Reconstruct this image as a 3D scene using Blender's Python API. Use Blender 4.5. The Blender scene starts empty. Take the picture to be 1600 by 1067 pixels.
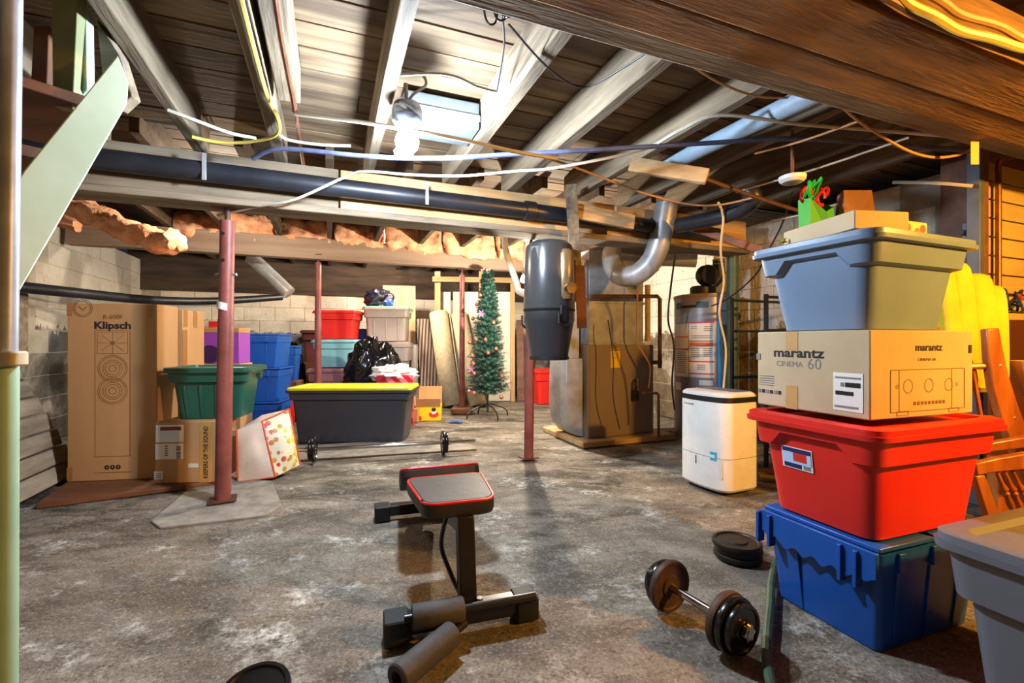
import bpy, math, random
from mathutils import Vector, Matrix, noise
random.seed(11)
S = bpy.context.scene
COL = S.collection
# ------------------------------------------------------------------ camera
F, H, HY = 720.0, 0.9, 533.5
cam = bpy.data.cameras.new('camera'); co = bpy.data.objects.new('camera', cam); COL.objects.link(co)
cam.sensor_width = 36.0; cam.lens = 36.0 * F / 1600.0; cam.clip_start = 0.02
co.location = (0, 0, H); co.rotation_euler = (math.pi / 2, 0, 0)
S.camera = co
# ------------------------------------------------------------------ world, exposure
w = bpy.data.worlds.new('world'); S.world = w; w.use_nodes = True
w.node_tree.nodes['Background'].inputs[0].default_value = (0.8, 0.85, 1.0, 1)
w.node_tree.nodes['Background'].inputs[1].default_value = 0.02
S.view_settings.view_transform = 'Standard'; S.view_settings.look = 'None'
S.view_settings.gamma = 1.0; S.view_settings.use_curve_mapping = False
S.view_settings.exposure = 0.25
S.cycles.max_bounces = 5; S.cycles.diffuse_bounces = 3; S.cycles.glossy_bounces = 2; S.cycles.caustics_reflective = False; S.cycles.caustics_refractive = False
# lamp strengths (each lamp is built further down with these)
BULB_COOL, BULB_WARM, BULB_BACK, BULB_REAR = 1550.0, 4600.0, 5600.0, 1100.0
COL_COOL, COL_WARM, COL_BACK = (0.72, 0.86, 1.0), (1.0, 0.47, 0.07), (1.0, 0.86, 0.66)
# ------------------------------------------------------------------ frame of reference
A = math.radians(21.6); CA, SA = math.cos(A), math.sin(A)
def P(px, py, d): return Vector(((px - 800) / F * d, d, H - (py - HY) / F * d))       # a point of the place seen at px,py at distance d
def G(px, py, z=0.0): return P(px, py, F * (H - z) / (py - HY))                        # a point on a level surface
def R(u, v, z=0.0): return Vector((u * CA - v * SA, u * SA + v * CA, z))               # the room's own axes
# ------------------------------------------------------------------ mesh helpers
def rrect(w, d, r, n=4, side=1):
    pts = []
    for cx, cy, a0 in ((w/2-r, d/2-r, 0), (-w/2+r, d/2-r, 90), (-w/2+r, -d/2+r, 180), (w/2-r, -d/2+r, 270)):
        for k in range(n + 1):
            a = math.radians(a0 + 90.0 * k / n); pts.append((cx + r * math.cos(a), cy + r * math.sin(a)))
    if side > 1:
        out = []
        for i in range(len(pts)):
            p, q = pts[i], pts[(i + 1) % len(pts)]
            out.append(p)
            if math.hypot(p[0]-q[0], p[1]-q[1]) > max(w, d) * 0.25:
                for k in range(1, side): out.append((p[0] + (q[0]-p[0]) * k / side, p[1] + (q[1]-p[1]) * k / side))
        pts = out
    return pts
def spline(pts, sub=6):
    pts = [Vector(p) for p in pts]
    if len(pts) < 3 or sub < 2: return pts
    out = []
    for i in range(len(pts) - 1):
        p0, p1, p2, p3 = pts[max(i-1, 0)], pts[i], pts[i+1], pts[min(i+2, len(pts)-1)]
        for k in range(sub):
            t = k / sub
            out.append(0.5 * ((2*p1) + (p2-p0)*t + (2*p0-5*p1+4*p2-p3)*t*t + (3*p1-p0-3*p2+p3)*t**3))
    out.append(pts[-1]); return out
class MB:
    def __init__(s): s.v = []; s.f = []
    def add(s, vs, fs, m=None):
        b = len(s.v)
        s.v += [tuple(m @ Vector(p)) if m is not None else tuple(p) for p in vs]
        s.f += [tuple(b + i for i in f) for f in fs]; return s
    def box(s, c, sz, rot=None):
        x, y, z = sz[0]/2, sz[1]/2, sz[2]/2
        vs = [(-x,-y,-z),(x,-y,-z),(x,y,-z),(-x,y,-z),(-x,-y,z),(x,-y,z),(x,y,z),(-x,y,z)]
        m = Matrix.Translation(Vector(c))
        if rot is not None:
            m = m @ (Matrix.Rotation(rot, 4, 'Z') if isinstance(rot, (int, float)) else rot.to_4x4())
        return s.add(vs, [(0,3,2,1),(4,5,6,7),(0,1,5,4),(1,2,6,5),(2,3,7,6),(3,0,4,7)], m)
    def bar(s, p, q, w, h, up=(0, 0, 1)):                        # a squared bar from p to q
        p, q = Vector(p), Vector(q); x = (q - p).normalized(); y = Vector(up).cross(x)
        if y.length < 1e-5: y = Vector((0, 1, 0)).cross(x)
        y.normalize(); z = x.cross(y)
        m = Matrix((x, y, z)).transposed()
        return s.box((p + q) / 2, ((q - p).length, w, h), m)
    def loft(s, rings, cap0=True, cap1=True, closed=True):
        n = len(rings[0]); vs = [p for r in rings for p in r]; fs = []
        for i in range(len(rings) - 1):
            for k in range(n if closed else n - 1):
                a, b = i*n + k, i*n + (k+1) % n; fs.append((a, b, b + n, a + n))
        if cap0: fs.append(tuple(reversed(range(n))))
        if cap1: fs.append(tuple(range((len(rings)-1)*n, len(rings)*n)))
        return s.add(vs, fs)
    def tube(s, pts, r, n=8, caps=True):
        pts = [Vector(p) for p in pts]; rs = r if isinstance(r, (list, tuple)) else [r] * len(pts); rings = []
        t0 = (pts[1] - pts[0]).normalized(); ref = Vector((0, 0, 1)) if abs(t0.z) < 0.9 else Vector((1, 0, 0))
        nx = ref.cross(t0).normalized()
        for i, p in enumerate(pts):
            t = (pts[min(i+1, len(pts)-1)] - pts[max(i-1, 0)])
            t = t.normalized() if t.length > 1e-9 else t0
            nx = (nx - t * nx.dot(t)).normalized(); ny = t.cross(nx)
            rings.append([p + (nx * math.cos(2*math.pi*k/n) + ny * math.sin(2*math.pi*k/n)) * rs[i] for k in range(n)])
        return s.loft(rings, caps, caps)
    def cyl(s, p, q, r, r2=None, n=16): return s.tube([p, q], [r, r if r2 is None else r2], n)
    def lathe(s, prof, c=(0, 0, 0), n=20, axis=None):
        c = Vector(c); m = Matrix.Translation(c)
        if axis is not None: m = m @ Vector((0, 0, 1)).rotation_difference(Vector(axis)).to_matrix().to_4x4()
        rings = [[m @ Vector((max(r, 1e-4) * math.cos(2*math.pi*k/n), max(r, 1e-4) * math.sin(2*math.pi*k/n), z)) for k in range(n)] for r, z in prof]
        return s.loft(rings)
    def prism(s, poly, a, b, fn=None):                           # polygon swept from a to b; fn(x, y, t) -> point
        fn = fn or (lambda x, y, t: (x, y, t)); n = len(poly)
        vs = [fn(x, y, a) for x, y in poly] + [fn(x, y, b) for x, y in poly]
        fs = [tuple(reversed(range(n))), tuple(range(n, 2*n))] + [(k, (k+1) % n, n + (k+1) % n, n + k) for k in range(n)]
        return s.add(vs, fs)
    def rbox(s, c, w, d, h, r=0.02, e=0.008, n=3):               # box with rounded upright corners and eased edges
        rings = []
        for z, i in ((0, e), (e, 0), (h - e, 0), (h, e)):
            rings.append([(c[0] + x, c[1] + y, c[2] + z) for x, y in rrect(w - 2*i, d - 2*i, max(r - i, 0.002), n)])
        return s.loft(rings)
    def blob(s, c, rad, seed=0, amp=0.15, freq=2.0, nu=24, nv=14, flat=None, ridge=False):
        c = Vector(c); rings = []
        for i in range(nv + 1):
            th = math.pi * i / nv; ring = []
            for k in range(nu):
                ph = 2 * math.pi * k / nu
                dv = Vector((math.sin(th)*math.cos(ph), math.sin(th)*math.sin(ph), -math.cos(th)))
                q = dv * freq + Vector((seed * 7.3, seed * 3.1, seed))
                a = noise.noise(q) + 0.5 * noise.noise(q * 2.1) + 0.25 * noise.noise(q * 4.3)
                if ridge: a = 0.6 - 2.0 * abs(noise.noise(q * 1.4)) + 0.5 * a - 0.5 * abs(noise.noise(q * 3.0))
                f = 1 + amp * a
                p = Vector((dv.x * rad[0] * f, dv.y * rad[1] * f, dv.z * rad[2] * f))
                if flat is not None: p.z = max(p.z, -flat)
                ring.append(c + p)
            rings.append(ring)
        return s.loft(rings)
    def build(s, name, mat, parent=None, bevel=0, smooth=35, base=False):
        vs = s.v; loc = None
        if base:
            xs = [p[0] for p in vs]; ys = [p[1] for p in vs]; zs = [p[2] for p in vs]
            loc = Vector(((min(xs)+max(xs))/2, (min(ys)+max(ys))/2, min(zs)))
            vs = [tuple(Vector(p) - loc) for p in vs]
        me = bpy.data.meshes.new(name); me.from_pydata(vs, [], s.f); me.update()
        if smooth:
            for p in me.polygons: p.use_smooth = True
            me.set_sharp_from_angle(angle=math.radians(smooth))
        o = bpy.data.objects.new(name, me); COL.objects.link(o)
        if mat: me.materials.append(mat)
        if parent: o.parent = parent
        if loc is not None: o.location = loc
        if bevel:
            b = o.modifiers.new('bevel', 'BEVEL'); b.width = bevel; b.segments = 2; b.limit_method = 'ANGLE'; b.angle_limit = math.radians(40)
        return o
def tag(o, label=None, cat=None, group=None, kind=None):
    for k, v in (('label', label), ('category', cat), ('group', group), ('kind', kind)):
        if v: o[k] = v
    return o
def thing(name, label, cat, loc=(0, 0, 0), rz=0.0, group=None):
    o = bpy.data.objects.new(name, None); COL.objects.link(o); o.empty_display_size = 0.1
    o.location = loc; o.rotation_euler = (0, 0, rz); return tag(o, label, cat, group)
def one(mb, name, mat, label, cat, group=None, kind=None, **k): return tag(mb.build(name, mat, base=True, **k), label, cat, group, kind)
def piece(src, parent, loc, rz=None, scale=None):
    o = src.copy(); COL.objects.link(o); o.parent = parent; o.location = loc
    if rz is not None: o.rotation_euler = (0, 0, rz)
    if scale is not None: o.scale = scale
    return o
def text(body, size, mat, parent, loc, rot, name='lettering', ax='CENTER', sx=1.0, bold=0.0):
    c = bpy.data.curves.new(name, 'FONT'); c.body = body; c.size = size; c.align_x = ax; c.align_y = 'CENTER'; c.extrude = 0.0004; c.offset = bold
    c.resolution_u = 2
    o = bpy.data.objects.new(name, c); COL.objects.link(o); c.materials.append(mat); o.parent = parent
    o.location = loc; o.rotation_euler = rot; o.scale = (sx, 1, 1); return o
# ------------------------------------------------------------------ materials
def sr(c): return tuple(((x/255.0)/12.92 if x/255.0 <= 0.04045 else ((x/255.0 + 0.055)/1.055)**2.4) for x in c) + (1.0,)
class NT:
    def __init__(s, name):
        s.m = bpy.data.materials.new(name); s.m.use_nodes = True; s.t = s.m.node_tree; s.b = s.t.nodes['Principled BSDF']
    def n(s, typ, **k):
        o = s.t.nodes.new(typ)
        for a, v in k.items(): setattr(o, a, v)
        return o
    def l(s, a, b): s.t.links.new(a, b)
    def coords(s, pos=False, stretch=(1, 1, 1), rotz=0.0):
        src = s.n('ShaderNodeNewGeometry').outputs['Position'] if pos else s.n('ShaderNodeTexCoord').outputs['Object']
        mp = s.n('ShaderNodeMapping'); mp.inputs['Scale'].default_value = stretch; mp.inputs['Rotation'].default_value = (0, 0, rotz)
        s.l(src, mp.inputs['Vector']); return mp.outputs[0]
    def noise(s, vec, scale, detail=6, rough=0.6, dist=0.0, w=None):
        o = s.n('ShaderNodeTexNoise'); o.inputs['Scale'].default_value = scale; o.inputs['Detail'].default_value = detail
        o.inputs['Roughness'].default_value = rough; o.inputs['Distortion'].default_value = dist
        if w is not None:
            o.noise_dimensions = '4D'
            if isinstance(w, (int, float)): o.inputs['W'].default_value = w
            else: s.l(w, o.inputs['W'])
        s.l(vec, o.inputs['Vector']); return o.outputs['Fac']
    def ramp(s, fac, lo, hi, a=0.0, b=1.0):
        o = s.n('ShaderNodeMapRange'); o.clamp = True
        for k, v in (('From Min', lo), ('From Max', hi), ('To Min', a), ('To Max', b)): o.inputs[k].default_value = v
        s.l(fac, o.inputs['Value']); return o.outputs[0]
    def mix(s, fac, a, b):
        o = s.n('ShaderNodeMix', data_type='RGBA')
        if isinstance(fac, (int, float)): o.inputs[0].default_value = fac
        else: s.l(fac, o.inputs[0])
        for i, c in ((6, a), (7, b)):
            if isinstance(c, tuple): o.inputs[i].default_value = c
            else: s.l(c, o.inputs[i])
        return o.outputs[2]
    def mul(s, a, b, op='MULTIPLY'):
        o = s.n('ShaderNodeMath', operation=op)
        for i, c in ((0, a), (1, b)):
            if isinstance(c, (int, float)): o.inputs[i].default_value = c
            else: s.l(c, o.inputs[i])
        return o.outputs[0]
    def bump(s, h, strength, dist=0.01):
        o = s.n('ShaderNodeBump'); o.inputs['Strength'].default_value = strength; o.inputs['Distance'].default_value = dist
        s.l(h, o.inputs['Height']); s.l(o.outputs[0], s.b.inputs['Normal'])
def M(name, c, c2=None, rough=0.6, metal=0.0, scale=6, detail=4, stretch=(1, 1, 1), bump=0.15, bscale=None, rnd=0.0, pos=False, thr=(0.35, 0.65), dist=0.0, spec=None, coat=0.0, emit=0.0, alpha=None):
    t = NT(name); ca = sr(c); cb = sr(c2) if c2 else tuple(x * 0.72 for x in ca[:3]) + (1.0,)
    v = t.coords(pos, stretch)
    rn = t.n('ShaderNodeObjectInfo').outputs['Random'] if rnd else None
    wv = t.mul(rn, 37.0) if rnd else None
    f = t.noise(v, scale, detail, dist=dist, w=wv)
    col = t.mix(t.ramp(f, *thr), cb, ca)
    if rnd:
        hs = t.n('ShaderNodeHueSaturation'); t.l(t.ramp(rn, 0, 1, 1 - rnd, 1 + rnd), hs.inputs['Value']); t.l(col, hs.inputs['Color']); col = hs.outputs[0]
    t.l(col, t.b.inputs['Base Color']); t.b.inputs['Roughness'].default_value = rough; t.b.inputs['Metallic'].default_value = metal
    if spec is not None: t.b.inputs['Specular IOR Level'].default_value = spec
    if coat: t.b.inputs['Coat Weight'].default_value = coat
    if bump: t.bump(t.noise(v, bscale or scale * 3, 3), bump)
    return t.m
def plain(name, c, rough=0.5, metal=0.0, spec=None, emit=None, estr=1.0, bump=0.0):
    t = NT(name); n = t.noise(t.coords(), 14, 3)
    t.l(t.mix(t.ramp(n, 0.3, 0.7), tuple(x * 0.9 for x in sr(c)[:3]) + (1,), sr(c)), t.b.inputs['Base Color'])
    t.b.inputs['Roughness'].default_value = rough; t.b.inputs['Metallic'].default_value = metal
    if spec is not None: t.b.inputs['Specular IOR Level'].default_value = spec
    if emit: t.b.inputs['Emission Color'].default_value = tuple(emit) + (1,); t.b.inputs['Emission Strength'].default_value = estr
    if bump: t.bump(t.noise(t.coords(), 40, 4), bump)
    return t.m
def floor_material():
    t = NT('stained_concrete'); v = t.coords(True); vs = t.coords(True, (0.75, 1.7, 1), math.radians(-30)); v2 = t.coords(True, (1, 1.3, 1), math.radians(35))
    big = t.noise(v, 0.8, 2, w=2.0); strk = t.noise(vs, 2.6, 7, 0.72, 0.4); fine = t.noise(v, 30, 4, 0.75); mid = t.noise(v2, 6.5, 5, 0.7, 0.3)
    c = t.mix(t.ramp(strk, 0.38, 0.62), sr((74, 67, 58)), sr((136, 128, 117)))
    c = t.mix(t.mul(t.ramp(mid, 0.40, 0.66), 0.65), c, sr((112, 100, 86)))
    c = t.mix(t.mul(t.ramp(big, 0.48, 0.64), t.ramp(strk, 0.54, 0.42)), c, sr((44, 39, 32)))
    c = t.mix(t.mul(t.ramp(mid, 0.56, 0.70), t.ramp(big, 0.5, 0.35)), c, sr((112, 82, 40)))
    c = t.mix(t.mul(t.ramp(t.noise(v2, 2.6, 6, 0.78, w=5.0), 0.53, 0.66), t.ramp(fine, 0.38, 0.6)), c, sr((206, 203, 196)))
    c = t.mix(t.mul(t.ramp(fine, 0.40, 0.30), 0.75), c, sr((46, 41, 35)))
    grit = t.noise(v, 110, 2, 0.6)
    c = t.mix(t.mul(t.ramp(grit, 0.56, 0.66), 0.55), c, sr((52, 47, 41)))
    c = t.mix(t.mul(t.ramp(grit, 0.42, 0.34), 0.4), c, sr((176, 168, 156)))
    vo = t.n('ShaderNodeTexVoronoi', feature='DISTANCE_TO_EDGE'); vo.inputs['Scale'].default_value = 0.62
    mx = t.n('ShaderNodeVectorMath', operation='ADD'); nz = t.n('ShaderNodeTexNoise'); nz.inputs['Scale'].default_value = 3.0; t.l(v, nz.inputs['Vector'])
    sc = t.n('ShaderNodeVectorMath', operation='SCALE'); sc.inputs['Scale'].default_value = 0.5; t.l(nz.outputs['Color'], sc.inputs[0]); t.l(v, mx.inputs[0]); t.l(sc.outputs[0], mx.inputs[1]); t.l(mx.outputs[0], vo.inputs['Vector'])
    crack = t.ramp(vo.outputs['Distance'], 0.0035, 0.0015)
    c = t.mix(t.mul(crack, 0.25), c, sr((36, 32, 28)))
    t.l(c, t.b.inputs['Base Color']); t.l(t.ramp(mid, 0.3, 0.7, 0.55, 0.9), t.b.inputs['Roughness']); t.b.inputs['Specular IOR Level'].default_value = 0.3
    t.bump(t.mul(t.mul(fine, 0.7), strk, 'ADD'), 0.8, 0.015); return t.m
def paint_wall(name, top, low, zsplit, amp=0.15, dirt=(120, 90, 50), dirt_amt=0.3, bump=0.5):
    t = NT(name); v = t.coords(True); z = t.n('ShaderNodeSeparateXYZ'); t.l(t.n('ShaderNodeNewGeometry').outputs['Position'], z.inputs[0])
    n1 = t.noise(v, 7, 5, 0.7); n2 = t.noise(v, 2.2, 5, 0.65, 0.6); n3 = t.noise(v, 34, 3, 0.7)
    zz = t.mul(z.outputs['Z'], t.mul(t.ramp(n1, 0.2, 0.8, -amp, amp), t.ramp(n3, 0, 1, -0.02, 0.02), 'ADD'), 'ADD')
    a = t.mix(t.ramp(n2, 0.35, 0.7), tuple(x * 0.78 for x in sr(top)[:3]) + (1,), sr(top))
    a = t.mix(t.mul(t.ramp(t.noise(v, 3.1, 5, 0.75, w=4.0), 0.54, 0.7), dirt_amt), a, sr(dirt))
    a = t.mix(t.mul(t.ramp(t.noise(v, 22, 3, 0.8), 0.66, 0.7), 0.8), a, sr((60, 55, 50)))
    b = t.mix(t.ramp(n1, 0.35, 0.65), tuple(x * 0.5 for x in sr(low)[:3]) + (1,), sr(low))
    b = t.mix(t.mul(t.ramp(n2, 0.5, 0.66), 0.5), b, sr(top))
    t.l(t.mix(t.ramp(zz, zsplit - 0.01, zsplit + 0.015), b, a), t.b.inputs['Base Color']); t.b.inputs['Roughness'].default_value = 0.9
    t.bump(t.mul(n3, n1, 'ADD'), bump, 0.02); return t.m
m_floor = floor_material()
m_slab = M('pale_concrete_patch', (150, 144, 134), (112, 106, 98), rough=0.9, scale=9, bump=0.4, pos=True)
m_back = paint_wall('whitewashed_block', (236, 228, 214), (124, 120, 114), 1.03, 0.06, dirt_amt=0.25)
m_right = paint_wall('rough_whitewash', (226, 220, 208), (124, 106, 82), 0.98, 0.2, (130, 100, 58), 0.45, 1.0)
m_left = paint_wall('dirty_whitewash', (200, 194, 184), (96, 94, 90), 1.02, 0.1, dirt_amt=0.4)
m_mortar = M('mortar', (172, 166, 154), rough=0.95)
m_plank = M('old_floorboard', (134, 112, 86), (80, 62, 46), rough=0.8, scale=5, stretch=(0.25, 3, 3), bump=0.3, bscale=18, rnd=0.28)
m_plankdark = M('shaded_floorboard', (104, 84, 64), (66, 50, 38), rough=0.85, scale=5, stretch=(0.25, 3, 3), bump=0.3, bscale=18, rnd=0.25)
m_joist = M('rough_sawn_joist', (138, 122, 100), (86, 72, 56), rough=0.85, scale=6, stretch=(3, 0.3, 3), bump=0.4, bscale=22, rnd=0.15)
m_beam = M('grey_beam_timber', (150, 136, 116), (100, 86, 70), rough=0.85, scale=5, stretch=(0.3, 3, 3), bump=0.4, bscale=20, rnd=0.1)
m_beambrown = M('brown_beam_timber', (140, 104, 66), (92, 64, 38), rough=0.85, scale=7, stretch=(0.35, 3, 3), bump=0.7, bscale=30, rnd=0.08)
m_lvl = M('laminated_beam', (150, 126, 108), (122, 100, 84), rough=0.6, scale=3, stretch=(0.2, 1, 4), bump=0.05)
m_newwood = M('clean_lumber', (204, 172, 124), (170, 134, 88), rough=0.7, scale=5, stretch=(3, 3, 0.3), bump=0.15, rnd=0.1)
m_newwoodx = M('clean_lumber_level', (198, 166, 120), (160, 126, 84), rough=0.7, scale=5, stretch=(0.3, 3, 3), bump=0.15, rnd=0.1)
m_brownwood = M('brown_board', (128, 80, 50), (88, 52, 32), rough=0.6, scale=4, stretch=(0.3, 2, 2), bump=0.15)
m_chair = M('varnished_oak', (176, 104, 44), (128, 66, 24), rough=0.35, scale=6, stretch=(2, 2, 0.4), bump=0.08)
m_insul = M('pink_insulation', (240, 184, 146), (212, 138, 104), rough=1.0, scale=9, bump=1.0, bscale=40, spec=0.0)
m_mint = M('mint_paint', (184, 208, 192), (166, 192, 174), rough=0.6, scale=3, bump=0.1)
m_mintpole = M('pale_green_pole_paint', (150, 186, 164), (132, 168, 148), rough=0.5, scale=3, bump=0.1)
m_olive = M('olive_paint', (150, 152, 104), (128, 130, 86), rough=0.6, scale=4)
m_steel = M('zinc_pipe', (156, 164, 180), (124, 132, 150), rough=0.4, metal=0.3, scale=5, bump=0.05)
m_galv = M('galvanised_sheet', (176, 178, 182), (136, 139, 144), rough=0.42, metal=0.35, scale=7, thr=(0.3, 0.7), bump=0.05)
m_redpost = M('red_oxide_paint', (136, 72, 66), (106, 52, 48), rough=0.5, scale=8, bump=0.1)
m_abs = M('black_drain_pipe', (40, 42, 50), (26, 27, 32), rough=0.38, scale=4, bump=0.03)
m_card = M('cardboard', (186, 144, 98), (170, 128, 84), rough=0.85, scale=3, stretch=(1, 1, 0.3), bump=0.05)
m_cardtan = M('pale_cardboard', (188, 166, 134), (176, 152, 120), rough=0.85, scale=3, bump=0.05)
m_tape = plain('parcel_tape', (158, 108, 58), 0.3)
m_black = plain('matt_black', (22, 22, 24), 0.5)
m_ink = plain('black_ink', (28, 24, 22), 0.8)
m_inkbrown = plain('brown_ink', (122, 86, 50), 0.85)
m_white = plain('white_plastic', (232, 230, 226), 0.35)
m_label = plain('white_label', (226, 222, 216), 0.5)
m_grey = plain('grey_print', (120, 118, 116), 0.7)
m_wirew = plain('white_cable', (188, 180, 164), 0.45)
m_wirey = plain('yellow_cable', (214, 190, 90), 0.45)
m_wireo = plain('orange_brown_cable', (182, 132, 84), 0.5)
m_wirek = plain('dark_cable', (46, 42, 42), 0.5)
m_hoseblue = M('blue_grey_conduit', (86, 92, 120), (60, 66, 92), rough=0.6, scale=9)
m_copper = M('tarnished_copper', (150, 100, 76), (112, 74, 58), rough=0.4, metal=0.7, scale=8)
m_ironpipe = M('brown_iron_pipe', (98, 66, 48), (70, 46, 36), rough=0.6, metal=0.3, scale=8)
m_cloudy = plain('glass_dome', (150, 160, 180), 0.12, 0.6)
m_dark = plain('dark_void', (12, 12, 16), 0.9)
# ================================================================== the room
U0, U1, V1 = -2.35, 3.72, 7.6
VB = 3.0                                                        # line of the main beam
ZJ, ZC, ZB, ZCB = 1.93, 2.12, 2.05, 2.26                        # joist undersides and boards, before and behind the beam
def struct(mb, name, mat, **k): return tag(mb.build(name, mat, **k), kind='structure')
fl = MB(); n = 90; vs = []; fs = []
for i in range(n + 1):
    for k in range(n + 1):
        u = -3.4 + 9.0 * i / n; v = -2.4 + 10.4 * k / n
        p = R(u, v); p.z = 0.006 * noise.noise(p * 1.7) + 0.003 * noise.noise(p * 6.0) - 0.006
        vs.append(p)
for i in range(n):
    for k in range(n): a = i * (n + 1) + k; fs.append((a, a + n + 1, a + n + 2, a + 1))
fl.add(vs, fs); fl.add([R(-3.4, -2.4, -0.06), R(5.6, -2.4, -0.06), R(5.6, 8, -0.06), R(-3.4, 8, -0.06)], [(3, 2, 1, 0)])
floor = struct(fl, 'floor', m_floor, smooth=60)
pt = [G(235, 815), G(300, 760), G(345, 748), G(425, 752), G(440, 790), G(415, 806), G(250, 826)]
slab = MB().prism([(p.x, p.y) for p in pt], -0.02, 0.006).build('slab_patch', m_slab, floor, bevel=0.005)
pt = [G(440, 722), G(440, 700), G(600, 690), G(730, 692), G(745, 703), G(600, 712)]
MB().prism([(p.x, p.y) for p in pt], -0.02, 0.010).build('slab_patch', m_slab, floor, bevel=0.005)
# floor cracks as thin dark grooves proud by nothing: left to the material
def block_wall(name, u_or_v, along_u, a0, a1, z1, m, out, skip=None, bl=0.40, bh=0.20):
    core = MB(); t = 0.2
    c = (a0 + a1) / 2; off = u_or_v - out * (t / 2 + 0.008)
    if along_u: core.box((c, off, z1 / 2), (a1 - a0 + 0.3, t, z1))
    else: core.box((off, c, z1 / 2), (t, a1 - a0 + 0.3, z1))
    wl = thing(name, None, None, (0, 0, 0), A); tag(wl, kind='structure')
    core.build('mortar_core', m_mortar, wl)
    bx = MB()
    if along_u: bx.box((0, 0, 0), (bl - 0.006, 0.05, bh - 0.006))
    else: bx.box((0, 0, 0), (0.05, bl - 0.006, bh - 0.006))
    src = None
    for r in range(int(round(z1 / bh))):
        a = a0 + (bl / 2 if r % 2 else 0)
        while a < a1:
            if not (skip and skip(a, r * bh + bh / 2)):
                dd = u_or_v - out * (0.025 + random.uniform(0, 0.006))
                pos = (a + bl / 2, dd, r * bh + bh / 2) if along_u else (dd, a + bl / 2, r * bh + bh / 2)
                if src is None:
                    src = bx.build('block', m, wl, bevel=0.005); src.location = pos
                else: piece(src, wl, pos)
            a += bl
    return wl
block_wall('wall_back', V1, True, U0, U1, 1.6, m_back, -1)
mb = MB(); mb.box((0.7, V1 + 0.02, 1.93), (6.4, 0.12, 0.66)); o = struct(mb, 'trim_4', M('dark_rim_joist', (78, 64, 52), (48, 39, 33), rough=0.9, scale=5, stretch=(0.3, 2, 2)), bevel=0.004); o.rotation_euler = (0, 0, A)
block_wall('wall_right', U1, False, 1.80, V1, 2.0, m_right, -1)
block_wall('wall_left', U0, False, 0.6, V1, 2.0, m_left, 1, skip=lambda a, z: 4.1 < a < 5.1 and z > 0.75)
# the rest of the shell, behind and beside the camera
mb = MB(); mb.box((1.1, -2.1, 1.1), (9.0, 0.12, 2.4)); wn = struct(mb, 'wall_front', m_plankdark); wn.rotation_euler = (0, 0, A)
mb = MB(); mb.box((5.2, -0.3, 1.1), (0.12, 4.0, 2.4)); wn = struct(mb, 'wall_far_right', m_plankdark); wn.rotation_euler = (0, 0, A)
mb = MB(); mb.box((-2.45, -0.7, 1.1), (0.12, 2.8, 2.4)); wn = struct(mb, 'wall_near_left', m_plankdark); wn.rotation_euler = (0, 0, A)
# ---- ceilings of floorboards
def plank_ceiling(name, v0, v1, z, m):
    c = thing(name, None, None, (0, 0, 0), A); tag(c, kind='structure')
    MB().box(((U0 + 5.2) / 2, (v0 + v1) / 2, z + 0.06), (5.2 - U0 + 0.6, v1 - v0 + 0.3, 0.06)).build('deck_backing', m_dark, c)
    lens = [1.9, 2.5, 3.1]; srcs = {}
    wv = 0.165; r = 0; v = v0
    while v < v1:
        u = U0 - 0.2 - random.uniform(0, 1.2)
        while u < 5.2:
            L = random.choice(lens)
            if u + L > U0 - 0.2:
                pos = (u + L / 2, v + wv / 2, z + 0.012 + random.uniform(-0.0015, 0.0015))
                if L not in srcs:
                    s = MB().box((0, 0, 0), (L - 0.005, wv - 0.010, 0.024)).build('plank', m, c, bevel=0.002); s.location = pos; srcs[L] = s
                else: piece(srcs[L], c, pos)
            u += L
        v += wv; r += 1
    return c
plank_ceiling('ceiling', -2.2, 3.05, ZC, m_plank)
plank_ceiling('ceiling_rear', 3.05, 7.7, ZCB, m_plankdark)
MB_ = MB(); MB_.box((1.4, 3.07, (ZC + ZCB) / 2 + 0.03), (8, 0.03, 0.2)); o = struct(MB_, 'trim_1', m_plankdark); o.rotation_euler = (0, 0, A)
# ---- joists
ords = ['first', 'second', 'third', 'fourth', 'fifth', 'sixth', 'seventh', 'eighth', 'ninth', 'tenth', 'eleventh', 'twelfth']
ju = [-1.55, -1.1, -0.656, -0.26, 0.226, 0.733, 1.155, 1.65, 2.12, 2.57, 3.02]
for k, u in enumerate(ju):
    b = MB(); wd = 0.055 if k not in (5, 6) else 0.062
    b.box((0, 0, 0), (wd, 4.6, ZC - ZJ)); o = b.build('floor_joist', m_joist, bevel=0.005)
    o.location = R(u, 0.75, (ZC + ZJ) / 2); o.rotation_euler = (0, 0, A)
    tag(o, 'rough sawn floor joist in front of the main beam, %s from the staircase' % ords[k], 'joist', 'joists in front of the main beam')
o = MB().box((0, 0, 0), (0.09, 1.5, 0.16)).build('sister_joist', m_joist, bevel=0.005); o.location = R(-0.165, 1.5, 2.035); o.rotation_euler = (0, 0, A)
tag(o, 'short grey timber bolted beside the joist with yellow cable', 'joist')
for k, u in enumerate([-2.0, -1.5, -1.0, -0.5, 0.0, 0.5, 1.0, 1.5, 2.0, 2.5, 3.0]):
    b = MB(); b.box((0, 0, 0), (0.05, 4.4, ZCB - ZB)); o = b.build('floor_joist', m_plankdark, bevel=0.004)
    o.location = R(u, 5.32, (ZCB + ZB) / 2); o.rotation_euler = (0, 0, A)
    tag(o, 'dark floor joist behind the main beam, %s from the speaker boxes' % ords[k], 'joist', 'joists behind the main beam')
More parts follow.
